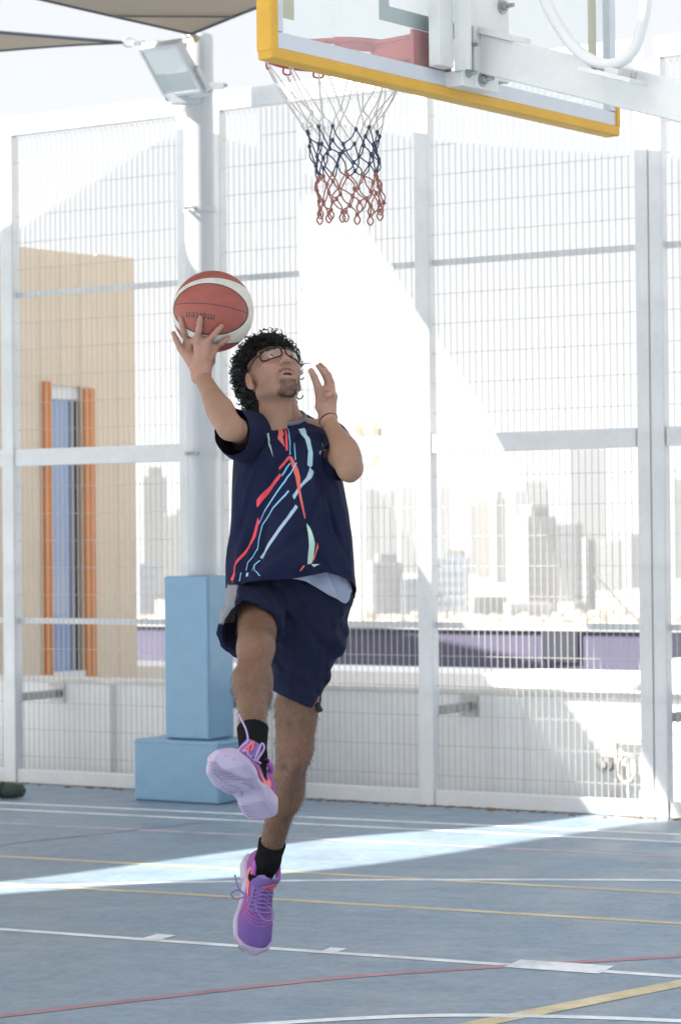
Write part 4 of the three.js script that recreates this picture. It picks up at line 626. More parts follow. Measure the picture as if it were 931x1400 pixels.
  { // short beard hairs on the chin and lip
    const r = rng(315), P = g.attributes.position, N = g.attributes.normal, hs = []; let guard = 0;
    while (hs.length < 900 && guard++ < 60000) { const i = Math.floor(r() * P.count), q = V(P.getX(i), P.getY(i), P.getZ(i)), ax = Math.abs(q.x); const chin = q.y < -0.068 && q.y > -0.105 && ax < 0.028 && q.z > 0.04, lip = Math.abs(q.y + 0.033 + ax * ax * 10) < 0.006 && ax < 0.026 && q.z > 0.075, cheek = r() < 0.12 && q.y < -0.03 && q.y > -0.09 && ax > 0.03 && q.z > -0.01; if (!chin && !lip && !cheek) continue; q.add(V(r() - 0.5, r() - 0.5, 0).multiplyScalar(0.003)); const n = V(N.getX(i), N.getY(i), N.getZ(i)), L = cheek ? 0.002 : 0.003 + r() * 0.003; hs.push(bar(q.clone().addScaledVector(n, -0.001), q.clone().addScaledVector(n, L * 0.7).add(V((r() - 0.5) * L, -L * 0.7, 0)), 0.0004, 0.00015, 3)); }
    beard = merge(hs);
  }
  g.applyMatrix4(headM); pieces.push(g);
}
{
  const g = mergeGeometries(pieces), m = new THREE.MeshPhysicalMaterial({ vertexColors: true, roughness: 0.45, specularIntensity: 0.9 });
  const n3 = noise2(313, 128); m.bumpMap = texture(256, 256, (i, j) => n3(i / 2, j / 2), false); m.bumpScale = 0.0009;
  const uv = new Float32Array(g.attributes.position.count * 2), p = g.attributes.position; for (let i = 0; i < p.count; i++) uv.set([(p.getX(i) + p.getZ(i) * 0.6) * 14, p.getY(i) * 14], i * 2); g.setAttribute('uv', new THREE.BufferAttribute(uv, 2));
  part('body', g, m, person);
}
const headPart = (name, g, mat, parent = person) => part(name, g.applyMatrix4(headM), mat, parent);
headPart('beard', beard, plain([0.012, 0.01, 0.01], 0.6)).userData.kind = 'stuff';
{ // eyes
  for (const s of [-1, 1]) {
    const gaze = V(0.18, 0.35, 1).normalize(), c = V(s * 0.033, 0.026, 0.0755), g = new THREE.SphereGeometry(0.0142, 32, 24).applyQuaternion(new THREE.Quaternion().setFromUnitVectors(V(0, 1, 0), gaze));
    const col = []; const p = g.attributes.position; for (let i = 0; i < p.count; i++) { const d = V(p.getX(i), p.getY(i), p.getZ(i)).normalize().dot(gaze), k = d > 0.965 ? [0.01, 0.008, 0.008] : d > 0.86 ? [0.06, 0.03, 0.018] : [0.42, 0.37, 0.35]; col.push(...k); }
    g.setAttribute('color', new THREE.Float32BufferAttribute(col, 3)); g.translate(c.x, c.y, c.z); headPart('eye', g, new THREE.MeshPhysicalMaterial({ vertexColors: true, roughness: 0.35, specularIntensity: 0.5 }));
  }
  const teeth = new THREE.SphereGeometry(0.012, 16, 8); teeth.scale(1, 0.25, 0.5); teeth.translate(0, -0.0505, 0.083); headPart('teeth', teeth, plain([0.6, 0.56, 0.5], 0.3));
}
{ // curly hair: a tousled base and many separate curls
  const r = rng(321), hn = noise2(322, 64), base = ellip(0, 0.058, -0.028, 0.094, 0.106, 0.112), nape = ellip(0, -0.01, -0.075, 0.072, 0.085, 0.05);
  const faceCut = (x, y, z) => Math.min(z - 0.045 - 0.35 * Math.max(0, y - 0.09), 0.074 - y + (z - 0.045) * 0.12);   // positive inside the face opening
  const vol = (x, y, z) => { let d = smin(base(x, y, z), nape(x, y, z), 0.03) + 0.02 * (hn(x * 130 + 64, y * 130 + z * 97 + 64) - 0.55) + 0.008 * (hn(x * 320 + 64, y * 310 + z * 270 + 64) - 0.5); const ear = 0.034 - Math.hypot((y + 0.002) * 0.85, z + 0.004) ; if (Math.abs(x) > 0.055) d = Math.max(d, ear); const cheek = Math.min(z + 0.004 + Math.max(0, 0.02 - y) * 0.2, 0.062 - y); d = Math.max(d, Math.abs(x) > 0.03 ? Math.min(cheek, 0.1) : -1); return Math.max(d, faceCut(x, y, z)); };
  const black = new THREE.MeshPhysicalMaterial({ color: lin(0.006, 0.0055, 0.0055), roughness: 0.4, specularIntensity: 0.5 });
  const hair = headPart('hair', netSDF(vol, V(-0.13, -0.12, -0.17), V(0.13, 0.19, 0.13), 0.0045), black);
  const tubes = []; let tries = 0;
  while (tubes.length < 2000 && tries++ < 60000) {
    const u = r() * 2 - 1, t = r() * 6.2832, q = Math.sqrt(1 - u * u), d = V(q * Math.cos(t), u, q * Math.sin(t)), low = r() < 0.2;
    const p = low ? V(d.x * 0.074, -0.01 + d.y * 0.088, -0.075 + d.z * 0.052) : V(d.x * 0.097, 0.058 + d.y * 0.109, -0.028 + d.z * 0.115);
    if (!low && p.y < 0.0 && p.z > -0.03) continue; if (low && p.z > -0.03) continue;
    if (faceCut(p.x, p.y, p.z) > -0.004) continue; if (Math.abs(p.x) > 0.045 && p.z > -0.004 + Math.min(0, p.y - 0.02) * 0.2 && p.y < 0.064) continue; if (Math.hypot((p.y + 0.002) * 0.85, p.z + 0.004) < 0.036 && Math.abs(p.x) > 0.055) continue;
    const n = d.clone(), ref = Math.abs(n.y) < 0.9 ? V(0, 1, 0) : V(1, 0, 0), a = n.clone().cross(ref).normalize(), b = n.clone().cross(a), w = r() * 6.28, ax = a.clone().multiplyScalar(Math.cos(w)).addScaledVector(b, Math.sin(w)).addScaledVector(n, 0.35 + r() * 0.9).normalize();
    const e1 = ax.clone().cross(n).normalize(), e2 = ax.clone().cross(e1), R = 0.0045 + r() * 0.006, L = (0.012 + r() * 0.022) * (r() < 0.1 ? 1.45 : 1), turns = 0.9 + r() * 1.3, ph = r() * 6.28, pts = [];
    for (let i = 0; i <= 9; i++) { const s = i / 9, an = ph + s * turns * 6.2832, rr = R * (0.7 + 0.3 * s); pts.push(p.clone().addScaledVector(n, -0.006).addScaledVector(ax, s * L).addScaledVector(e1, Math.cos(an) * rr).addScaledVector(e2, Math.sin(an) * rr)); }
    tubes.push(tube(pts, 0.0011 + r() * 0.0009, 20, 4));
  }
  headPart('curls', merge(tubes), black, hair);
  const brow = []; for (const s of [-1, 1]) for (let i = 0; i < 60; i++) { const t = i / 59, x = s * (0.012 + t * 0.042), y = 0.05 + 0.007 * Math.sin(t * 2.6) - 0.004 * t + (r() - 0.5) * 0.006, z = 0.092 - t * t * 0.022; brow.push(bar(V(x, y, z), V(x + s * 0.007, y + 0.002 + (r() - 0.5) * 0.004, z - 0.001 - t * 0.003), 0.0008, 0.0003, 4)); }
  headPart('eyebrow', merge(brow), black);
}
{ // glasses
  const frame = new THREE.MeshPhysicalMaterial({ color: lin(0.008, 0.008, 0.009), roughness: 0.45, specularIntensity: 0.5 }), list = [];
  const zf = (x) => 0.11 - 9 * x * x, rr = (s, hw, hh, n = 40) => Array.from({ length: n }, (_, i) => { const t = i / n * 6.2832, c = Math.cos(t), q = Math.sin(t), x = s * 0.0355 + hw * Math.sign(c) * Math.pow(Math.abs(c), 0.55); return V(x, 0.026 + hh * Math.sign(q) * Math.pow(Math.abs(q), 0.6), zf(x)); });
  for (const s of [-1, 1]) { list.push(tube(rr(s, 0.0285, 0.019), 0.0024, 80, 8, true)); list.push(tube([V(s * 0.064, 0.036, zf(0.064)), V(s * 0.072, 0.036, 0.064), V(s * 0.081, 0.03, 0.01), V(s * 0.081, 0.022, -0.02)], 0.0022, 20, 8)); list.push(bar(V(s * 0.012, 0.044, zf(0.012) + 0.0005), V(s * 0.06, 0.044, zf(0.06) + 0.0005), 0.0026)); }
  list.push(tube([V(-0.0085, 0.034, zf(0.01)), V(0, 0.037, 0.112), V(0.0085, 0.034, zf(0.01))], 0.0024, 12, 8));
  const gl = headPart('glasses', merge(list), frame);
  const lens = new THREE.MeshPhysicalMaterial({ color: lin(1, 1, 1), transmission: 1, thickness: 0, roughness: 0.02, ior: 1.5, side: THREE.DoubleSide });
  for (const s of [-1, 1]) { const o = rr(s, 0.027, 0.0175), c = V(s * 0.0355, 0.026, zf(0.0355)), g = new THREE.BufferGeometry(); g.setAttribute('position', new THREE.Float32BufferAttribute([c, ...o].flatMap((v) => v.toArray()), 3)); const ix = []; for (let i = 0; i < o.length; i++) ix.push(0, 1 + i, 1 + (i + 1) % o.length); g.setIndex(ix); g.computeVertexNormals(); headPart('lens', g, lens, gl); }
}
// ---- shirt: rings from collar to hem, outer cloth and paler inside
{
  const Z = 7.2; // [y, left, right, half depth, front drop, depth shift]
  const lv = [[573, 371, 415, 0.074, 8, 0.02], [575.5, 362, 424, 0.086, 12, 0.015], [579, 350, 434, 0.097, 13, 0.01], [586, 337, 445, 0.104, 10, 0], [600, 326, 456, 0.114, 4, 0], [625, 320, 463, 0.124, 0, 0], [655, 317.5, 467, 0.13, 0, 0], [700, 315, 475, 0.133, 0, 0], [735, 312, 481, 0.137, 0, 0], [765, 310.5, 485, 0.142, 0, 0], [785, 310, 487, 0.146, 0, 0], [800, 310, 488, 0.148, 0, 0]];
  const nl = lv.length - 1, at1 = (t, q) => { const f = t * nl, i = Math.min(nl - 1, Math.floor(f)), k = f - i, P = (j) => lv[Math.max(0, Math.min(nl, j))][q], a = P(i - 1), b = P(i), c = P(i + 1), d = P(i + 2); return b + 0.5 * k * (c - a + k * (2 * a - 5 * b + 4 * c - d + k * (3 * (b - c) + d - a))); };
  const wn = noise2(331, 32), EX = 0.82;
  // creases of the leap: [height, lean, side, width, depth]
  const creases = [[0.5, -2.4, -0.5, 0.07, 0.01], [0.55, -2.2, -0.2, 0.06, -0.009], [0.62, 2.0, 0.55, 0.08, 0.011], [0.7, 1.6, 0.85, 0.07, -0.01], [0.45, 2.6, 0.75, 0.06, 0.009], [0.8, -1.2, -0.85, 0.09, 0.012], [0.85, 0.9, 0.1, 0.1, 0.009], [0.78, -0.6, -0.35, 0.05, -0.01], [0.9, 1.2, 0.6, 0.07, 0.01], [0.4, -1.5, 0.15, 0.05, -0.007], [0.36, 1.9, -0.55, 0.06, 0.008], [0.68, -3, 0.25, 0.06, -0.008], [0.88, -0.5, -0.6, 0.05, -0.009]];
  const hemY = (th, y0, inner) => { const c = Math.sin(th), front = Math.cos(th) > 0 ? 1 : 0, x = 399 + 88 * c; // hem height by side
    const f = [[310, 804], [330, 799], [350, 794], [400, 790], [441, 782], [470, 792], [489, 806]], b = [[310, 802], [345, 791], [395, 789], [415, 794], [448, 813], [470, 825], [482, 818], [489, 806]], tb = front && !inner ? f : b; let i = 0; while (i < tb.length - 2 && x > tb[i + 1][0]) i++; const k = (x - tb[i][0]) / (tb[i + 1][0] - tb[i][0]); return tb[i][1] + k * (tb[i + 1][1] - tb[i][1]); };
  const pt = (t, th, inset = 0) => { // th = 0 faces us, positive to the picture's right
    const y0 = at1(t, 0), c = Math.sin(th), s = Math.cos(th), l = at1(t, 1), rr = at1(t, 2), hw = (rr - l) / 2, cx = (l + rr) / 2;
    const wgt = Math.max(0, (t - 0.62) / 0.38), yy = y0 + (hemY(th, y0, inset > 0) - 800) * Math.pow(wgt, 1.6) + at1(t, 4) * s * (t < 0.4 ? 1 : 0) - (t < 0.3 ? (1 - s) * 2.5 * (1 - t / 0.3) : 0);
    const a = Math.sign(c) * Math.pow(Math.abs(c), EX), b = Math.sign(s) * Math.pow(Math.abs(s), EX);
    let crease = 0; const env = Math.min(1, Math.max(0, (t - 0.22) * 2)); let fold = env * (0.011 * Math.sin(th * 5 + t * 9 + 2 * wn(th * 2 + 8, t * 6)) * (0.4 + wn(th * 3 + 8, t * 5 + 3)) + 0.02 * (wn(th * 2.2 + 12, t * 7 + 5) - 0.5) + 0.013 * (wn(th * 5 + t * 6 + 16, t * 9) - 0.5)) + 0.004 * (wn(th * 7 + 9, t * 22) - 0.5);
    for (const [ca, cb, cc, wd, am] of creases) { const e = (th - cc - cb * (t - ca)) / wd, l = (t - ca) / 0.16; crease += am * Math.exp(-e * e) * Math.exp(-l * l); }
    fold += crease; const hx = hw / (FPX / Z) - inset + fold * (0.25 + 0.75 * Math.abs(s)), p = at(cx, yy, Z + at1(t, 5)); const hd = at1(t, 3) - inset + fold * 1.5;
    p.x += hx * a; p.z += hd * b; return p;
  };
  const NT = 120, NA = 144, mk = (inset) => { const rows = []; for (let j = 0; j <= NT; j++) { const row = []; for (let i = 0; i <= NA; i++) row.push(pt(j / NT, (i / NA - 0.5) * 2 * Math.PI, inset)); rows.push(row); } return sheet(rows); };
  // print: drawn in the garment's own coordinates
  const W = 2048, H = 1024, cv = document.createElement('canvas'); cv.width = W; cv.height = H; const g = cv.getContext('2d'); g.fillStyle = 'rgb(22,28,56)'; g.fillRect(0, 0, W, H);
  const tOf = (y) => { let lo = 0, hi = 1; for (let i = 0; i < 30; i++) { const m = (lo + hi) / 2, yy = at1(m, 0) + at1(m, 4) * (m < 0.4 ? 1 : 0); yy < y ? lo = m : hi = m; } return (lo + hi) / 2; };
  const uv = (zx, zy) => { const x = 280 + zx / 4.232, y = 560 + zy / 4.232, t = tOf(y), l = at1(t, 1), rr = at1(t, 2), q = Math.max(-0.985, Math.min(0.985, (x - (l + rr) / 2) / ((rr - l) / 2))), th = Math.asin(Math.sign(q) * Math.pow(Math.abs(q), 1 / EX)); return [(th / (2 * Math.PI) + 0.5) * W, t * H]; };
  const dense = (p, close) => { const o = []; const n = p.length; for (let i = 0; i < (close ? n : n - 1); i++) for (let k = 0; k < 8; k++) o.push(uv(p[i][0] + (p[(i + 1) % n][0] - p[i][0]) * k / 8, p[i][1] + (p[(i + 1) % n][1] - p[i][1]) * k / 8)); if (!close) o.push(uv(...p[n - 1])); return o; };
  const poly = (c, ...p) => { g.fillStyle = c; g.beginPath(); dense(p, true).forEach(([x, y], i) => i ? g.lineTo(x, y) : g.moveTo(x, y)); g.fill(); };
  const lineP = (c, w, ...p) => { g.strokeStyle = c; g.lineWidth = w; g.lineJoin = 'round'; g.beginPath(); dense(p, false).forEach(([x, y], i) => i ? g.lineTo(x, y) : g.moveTo(x, y)); g.stroke(); };
  const coral = '#d9695f', red = '#e2505a', sky = '#8cc4ea', pale = '#a9c9d6', mint = '#b8d9c8', greyb = '#a3b8c8';
  poly('#b7c9b8', [362, 95], [373, 98], [384, 200], [402, 285], [393, 262], [374, 200]);
  poly(coral, [410, 80], [441, 80], [462, 148], [455, 168], [469, 230], [428, 176], [432, 130]); lineP(red, 9, [455, 84], [478, 150], [482, 246]); lineP(sky, 5, [464, 82], [490, 130], [499, 200], [500, 270]); lineP(sky, 5, [525, 200], [529, 300]);
  poly(pale, [546, 126], [580, 126], [612, 190], [623, 260], [620, 332], [606, 346], [590, 330], [598, 250], [585, 180], [560, 150]); poly(greyb, [602, 343], [626, 368], [610, 408], [566, 452], [523, 526], [512, 505], [540, 462], [588, 400]);
  poly(coral, [493, 275], [510, 280], [545, 350], [557, 400], [557, 470], [586, 630], [580, 640], [560, 560], [546, 490], [530, 400], [508, 330]); poly(red, [431, 342], [492, 275], [500, 290], [435, 356]); poly(red, [302, 525], [440, 374], [448, 390], [312, 560], [299, 566]);
  poly(red, [302, 624], [311, 650], [288, 740], [240, 830], [195, 895], [156, 1026], [132, 1026], [150, 960], [200, 868], [250, 790], [282, 690]);
  lineP(sky, 5, [500, 318], [450, 388]); lineP(sky, 5, [536, 315], [505, 372], [430, 470], [345, 590], [310, 662]); lineP(sky, 5, [493, 475], [400, 572], [338, 670], [318, 752], [310, 810], [252, 888], [238, 936]); poly(greyb, [529, 553], [542, 568], [336, 874], [322, 862]);
  lineP(sky, 7, [324, 880], [300, 905], [272, 946]); lineP(sky, 6, [294, 905], [300, 940], [342, 980]); lineP(pale, 14, [245, 948], [245, 974]); lineP(sky, 7, [213, 944], [200, 992]);
  poly(mint, [592, 662], [606, 682], [640, 790], [642, 880], [628, 922], [597, 922], [602, 800]); poly(coral, [654, 782], [666, 815], [650, 890], [632, 920], [648, 850]); poly(coral, [570, 925], [582, 925], [562, 964], [549, 964]); poly(mint, [624, 925], [682, 934], [640, 950]);
  lineP('#b8c6b8', 5, [668, 212], [671, 255], [660, 268], [658, 256], [670, 246], [700, 243]); lineP('#d8556a', 5, [682, 206], [683, 286]); lineP('#c8443f', 5, [696, 206], [694, 284]); lineP('rgb(20,24,44)', 6, [648, 296], [694, 312]);
  lineP('rgb(22,28,55)', 3, [120, 1000], [240, 950], [580, 925], [640, 922]);
  const map = new THREE.CanvasTexture(cv); map.colorSpace = THREE.SRGBColorSpace; map.flipY = false; map.magFilter = THREE.LinearFilter;
  const wv = texture(256, 256, (i, j) => 0.5 + 0.25 * Math.sin(i * 6.2832 / 4) * Math.sin(j * 6.2832 / 4) + 0.25 * wn(i / 8, j / 8), false); wv.repeat.set(24, 16);
  const cloth = new THREE.MeshPhysicalMaterial({ map, roughness: 0.8, specularIntensity: 0.3, sheen: 0.06, sheenRoughness: 0.6, sheenColor: lin(0.2, 0.22, 0.35), bumpMap: wv, bumpScale: 0.0004, side: THREE.DoubleSide });
  const navy = new THREE.MeshPhysicalMaterial({ color: new THREE.Color('rgb(22,28,56)'), roughness: 0.8, specularIntensity: 0.3, sheen: 0.06, sheenRoughness: 0.6, sheenColor: lin(0.2, 0.22, 0.35), side: THREE.DoubleSide });
  const shirt = part('shirt', mk(0), cloth, person);
  part('lining', mk(0.013), two(mottled([0.25, 0.285, 0.39], 0.12, 333, { scale: 0.2, rough: 0.9, size: 128 })), shirt);
  // sleeves
  const sleeve = (rings) => { const NR = 40, curveC = new THREE.CatmullRomCurve3(rings.map((r) => r[0])), rows = [], n = rings.length - 1; const ax0 = V(0, 1, 0);
    for (let j = 0; j <= 30; j++) { const t = j / 30, c = curveC.getPoint(t), d = curveC.getTangent(Math.min(0.999, t)), a = d.clone().cross(ax0).normalize(), b = a.clone().cross(d), f = t * n, i = Math.min(n - 1, Math.floor(f)), k = f - i, ra = rings[i][1] + k * (rings[i + 1][1] - rings[i][1]), rb = rings[i][2] + k * (rings[i + 1][2] - rings[i][2]), row = [];
      for (let q = 0; q <= NR; q++) { const th = q / NR * 6.2832, w = 1 + 0.1 * (wn(th * 2 + 3, t * 6) - 0.5) * t; row.push(c.clone().addScaledVector(a, Math.cos(th) * ra * w).addScaledVector(b, Math.sin(th) * rb * w)); } rows.push(row); } return sheet(rows); };
  const slR = part('sleeve', sleeve([[at(360, 607, 7.2), 0.085, 0.085], [at(342, 600, 7.15), 0.074, 0.084], [at(328, 595, 7.07), 0.062, 0.076], [at(318, 591, 6.99), 0.053, 0.07]]), navy, shirt);
  part('sleeve', sleeve([[at(430, 608, 7.26), 0.08, 0.08], [at(446, 610, 7.25), 0.074, 0.082], [at(457, 619, 7.18), 0.064, 0.074], [at(465, 629, 7.075), 0.056, 0.064]]), navy, shirt);
  const col = []; for (let i = 0; i < 60; i++) col.push(pt(0, (i / 60 - 0.5) * 2 * Math.PI, -0.004)); part('collar', tube(col, 0.0075, 120, 8, true), mottled([0.17, 0.18, 0.2], 0.2, 335, { scale: 0.02, rough: 0.9, size: 64 }), shirt);
}
// ---- shorts
{
  const hemL = at(405, 957, 7.22), hemR = at(342, 859, 6.975), aL = V(-29, -65, 0).normalize().multiplyScalar(1), aR = hemR.clone().sub(at(352, 812, 7.2)).normalize(); aR.add(V(-0.02, 0.1, 0.12)).normalize();
  const wn = noise2(341, 64), legL1 = at(421, 860, 7.22);
  const outer = union([cone(at(364, 808, 7.21), at(428, 812, 7.22), 0.112, 0.116), cone(at(424, 826, 7.22), legL1, 0.112, 0.108), cone(legL1, hemL.clone().addScaledVector(aL, 0.06), 0.107, 0.079), cone(at(352, 830, 7.17), hemR.clone().addScaledVector(aR, 0.07), 0.097, 0.096)], 0.035);
  const cavL = cone(at(416, 900, 7.22), hemL.clone().addScaledVector(aL, 0.08), 0.09, 0.064), cavR = cone(at(347, 844, 7.06), hemR.clone().addScaledVector(aR, 0.09), 0.074, 0.085);
  const f = (x, y, z) => {
    const w = 0.02 * (wn(x * 22 + y * 14 + 64, y * 12 - x * 10 + z * 9 + 64) - 0.5) + 0.012 * (wn(x * 46 + y * 30 + 64, y * 26 - x * 22 + z * 18 + 64) - 0.5);
    let d = outer(x, y, z) + w; d = Math.max(d, -cavR(x, y, z) - w);
    const pl = (x - hemL.x) * aL.x + (y - hemL.y) * aL.y; if (y < 1.2) d = Math.max(d, pl);
    const pr = (x - hemR.x) * aR.x + (y - hemR.y) * aR.y + (z - hemR.z) * aR.z; if (z > -7.12) d = Math.max(d, pr);
    return Math.max(d, y - 1.42);
  };
  const gx = at(324, 830, 7.05), yT = at(320, 800, 7.05).y, yB = at(310, 852, 7.05).y;
  const g = netSDF(f, V(-0.42, 0.93, -7.42), V(0.14, 1.45, -6.8), 0.0052, (x, y, z) => { const grey = x < gx.x - 0.004 + 0.1 * (y - gx.y) && y < yT && y > yB && z < -6.9 && cavR(x, y, z) > -0.004; return grey ? [0.22, 0.23, 0.25] : [0.0075, 0.0105, 0.034]; });
  const m = new THREE.MeshPhysicalMaterial({ vertexColors: true, roughness: 0.8, specularIntensity: 0.3, sheen: 0.05, sheenRoughness: 0.6, sheenColor: lin(0.2, 0.22, 0.35) });
  const sh = part('shorts', g, m, person);
  part('drawcord_end', bar(at(434, 962, 7.17), at(438, 972, 7.18), 0.007, 0.009, 10), plain([0.01, 0.01, 0.012], 0.6), sh);
}
// ---- socks, shoes
{
  const black = new THREE.MeshPhysicalMaterial({ map: mottled([0.007, 0.0075, 0.009], 0.5, 351, { scale: 0.01, rough: 0.9, size: 64 }).map, roughness: 0.95, specularIntensity: 0.15 });
  const sock = (top, ank, r0, r1, heel) => { const F = union([cone(top, ank, r0, r1), cone(ank, heel, r1, r1)], 0.02), d = ank.clone().sub(top).normalize(); const lo = top.clone().min(ank).min(heel).addScalar(-0.07), hi = top.clone().max(ank).max(heel).addScalar(0.07); return netSDF((x, y, z) => Math.max(F(x, y, z), -((x - top.x) * d.x + (y - top.y) * d.y + (z - top.z) * d.z)), lo, hi, 0.004); };
  const onR = (t) => J.calfR.clone().lerp(J.ankR, t), onL = (t) => J.calfL.clone().lerp(J.ankL, t);
  const TR = V(-0.4, 0.58, 0.706).normalize(), UR = V(0.043, 0.783, -0.62).normalize(), TL = V(-0.05, -0.88, 0.47).normalize(), UL = V(0.36, 0.44, 0.82); UL.addScaledVector(TL, -UL.dot(TL)).normalize(); UR.addScaledVector(TR, -UR.dot(TR)).normalize();
  const ankR = J.ankR.clone().add(V(0.006, -0.03, 0.01)), ankL = J.ankL.clone().add(V(-0.008, -0.034, 0.0));
  part('sock', sock(onR(0.6), J.ankR, 0.0445, 0.036, ankR.clone().addScaledVector(UR, -0.05)), black, person);
  part('sock', sock(onL(0.74), J.ankL, 0.0435, 0.037, ankL.clone().addScaledVector(UL, -0.05)), black, person);
  const lerpT = (tb, s) => { let i = 0; while (i < tb.length - 2 && s > tb[i + 1][0]) i++; const k = Math.max(0, Math.min(1, (s - tb[i][0]) / (tb[i + 1][0] - tb[i][0]))), e = k * k * (3 - 2 * k); return tb[i][1] + (tb[i + 1][1] - tb[i][1]) * (0.5 * k + 0.5 * e); };
  const wS = [[0, 0.012], [0.03, 0.028], [0.12, 0.038], [0.35, 0.034], [0.5, 0.039], [0.7, 0.053], [0.85, 0.052], [0.95, 0.038], [1, 0.014]], yb = [[0, -0.105], [0.06, -0.117], [0.3, -0.112], [0.45, -0.108], [0.7, -0.116], [0.88, -0.108], [1, -0.09]], yt = [[0, -0.07], [0.1, -0.066], [0.35, -0.076], [0.6, -0.084], [0.85, -0.082], [1, -0.078]], hu = [[0, 0.03], [0.05, 0.078], [0.14, 0.088], [0.28, 0.076], [0.38, 0.085], [0.46, 0.078], [0.62, 0.058], [0.8, 0.042], [0.93, 0.026], [1, 0.006]], cen = [[0, 0], [0.5, 0.002], [1, 0.006]];
  const zOf = (s) => -0.085 + 0.3 * s;
  const upperPt = (s, ph, off = 0) => { const w = lerpT(wS, s) - 0.003, t = lerpT(yt, s), h = lerpT(hu, s), c = Math.cos(ph), q = Math.sin(ph); return V(lerpT(cen, s) + (w + off) * Math.sign(c) * Math.pow(Math.abs(c), 0.75), t - 0.012 + (h + 0.012 + off) * Math.pow(Math.max(0, q), 0.8), zOf(s)); };
  const lilac = new THREE.MeshPhysicalMaterial({ color: lin(0.37, 0.31, 0.44), roughness: 0.42, clearcoat: 0.1 });
  const sm = noise2(365, 64), shoeMesh = texture(256, 256, (i, j) => 0.5 + 0.3 * Math.sin(i * 6.2832 / 8) * Math.sin(j * 6.2832 / 8 + (Math.floor(i / 8) % 2) * 3.14) + 0.25 * (sm(i / 4, j / 4) - 0.5), false); shoeMesh.repeat.set(1.6, 2.4);
  function shoe(ank, U, Tt, side, loose) {
    const X = U.clone().cross(Tt).normalize(), M = basis(ank, X, U, Tt).scale(side ? V(1.16, 1.04, 1.0) : V(1.14, 1.06, 1.08)), put = (g) => g.applyMatrix4(M), L = (x, y, z) => V(x, y, z).applyMatrix4(M);
    const base = part('shoe', (() => { const rows = []; for (let j = 0; j <= 40; j++) { const s = j / 40, row = []; for (let i = 0; i <= 40; i++) row.push(upperPt(s, Math.PI * i / 40)); rows.push(row); } const g = sheet(rows); // colour: violet with a magenta band
      const p = g.attributes.position, col = [], nn = noise2(361, 64); for (let i = 0; i < p.count; i++) { const x = p.getX(i), y = p.getY(i), z = p.getZ(i), s = (z + 0.085) / 0.3, k = 0.9 + 0.2 * nn(x * 500 + 64, z * 500 + 64), mg = Math.max(0, Math.min(1, 1.15 - Math.abs(s - 0.55) / 0.2)) * Math.min(1, Math.abs(x) / 0.03), heel = s < 0.2 ? 0.8 : 0; const a = [0.165, 0.09, 0.33], b = [0.3, 0.07, 0.29], t = Math.max(mg * 0.8, heel); col.push(...a.map((v, q) => (v + (b[q] - v) * t) * k)); }
      g.setAttribute('color', new THREE.Float32BufferAttribute(col, 3)); return put(g); })(), two(new THREE.MeshPhysicalMaterial({ vertexColors: true, roughness: 0.7, specularIntensity: 0.6, bumpMap: shoeMesh, bumpScale: 0.0016 })), person);
    base.material.side = THREE.DoubleSide;
    const rows = []; for (let j = 0; j <= 60; j++) { const s = j / 60, w = lerpT(wS, s) + 0.003 + (s < 0.3 ? 0.003 : 0), b = lerpT(yb, s), t = lerpT(yt, s) + 0.006 + 0.01 * Math.exp(-(((s - 0.97) / 0.06) ** 2)) + 0.012 * Math.exp(-(((s - 0.3) / 0.1) ** 2)), row = []; for (let i = 0; i <= 40; i++) { const th = i / 40 * 6.2832, c = Math.cos(th), q = Math.sin(th), e = s < 0.02 || s > 0.985 ? 0.6 : 1; const arch = q < 0 && s > 0.32 && s < 0.52 ? 0.007 * Math.sin((s - 0.32) / 0.2 * Math.PI) : 0; row.push(V(lerpT(cen, s) + w * e * Math.sign(c) * Math.pow(Math.abs(c), 0.4), (b + t) / 2 + arch + (t - b) / 2 * e * Math.sign(q) * Math.pow(Math.abs(q), 0.5), zOf(s) + (j === 0 ? -0.006 : j === 60 ? 0.006 : 0))); } rows.push(row); }
    rows.unshift(rows[0].map((p, i, a) => a.reduce((q, v) => q.add(v), V(0, 0, 0)).multiplyScalar(1 / a.length).add(V(0, 0, -0.003)))); rows.push(rows[rows.length - 1].map((p, i, a) => a.reduce((q, v) => q.add(v), V(0, 0, 0)).multiplyScalar(1 / a.length).add(V(0, 0, 0.003))));
    const sole = part('sole', put(sheet(rows)), lilac, base);
    const tread = []; for (let k = 0; k < 15; k++) { const s = 0.56 + k * 0.028, w = lerpT(wS, s) * 0.82, pts = []; for (let i = 0; i <= 8; i++) { const u = i / 4 - 1; pts.push(L(u * w + lerpT(cen, s), lerpT(yb, s) - 0.0005, zOf(s) + 0.012 * Math.sin(u * 2.2 + k * 0.3))); } tread.push(tube(pts, 0.0016, 12, 5)); }
    for (let k = 0; k < 6; k++) { const s = 0.07 + k * 0.04, w = lerpT(wS, s) * 0.8, pts = []; for (let i = 0; i <= 6; i++) { const u = i / 3 - 1; pts.push(L(u * w, lerpT(yb, s) - 0.0005, zOf(s) + 0.008 * u * u)); } tread.push(tube(pts, 0.0016, 10, 5)); }
    part('tread', merge(tread), plain([0.31, 0.27, 0.39], 0.5), sole);
    const fl = []; for (const [q, w] of [[-0.014, 0.0025], [0.016, 0.0012], [0.022, 0.0012]]) { const pts = []; for (let i = 0; i <= 10; i++) { const s = 0.42 + i * 0.05; pts.push(L(q + 0.012 * Math.sin(i * 0.55), lerpT(yb, s) - 0.0005 + (s < 0.52 ? 0.004 : 0), zOf(s))); } fl.push(tube(w > 0.002 ? pts : pts.slice(2, 6), w, 20, 6)); }
    for (const q of fl) part('sole_groove', q, plain([0.3, 0.29, 0.42], 0.5), sole);
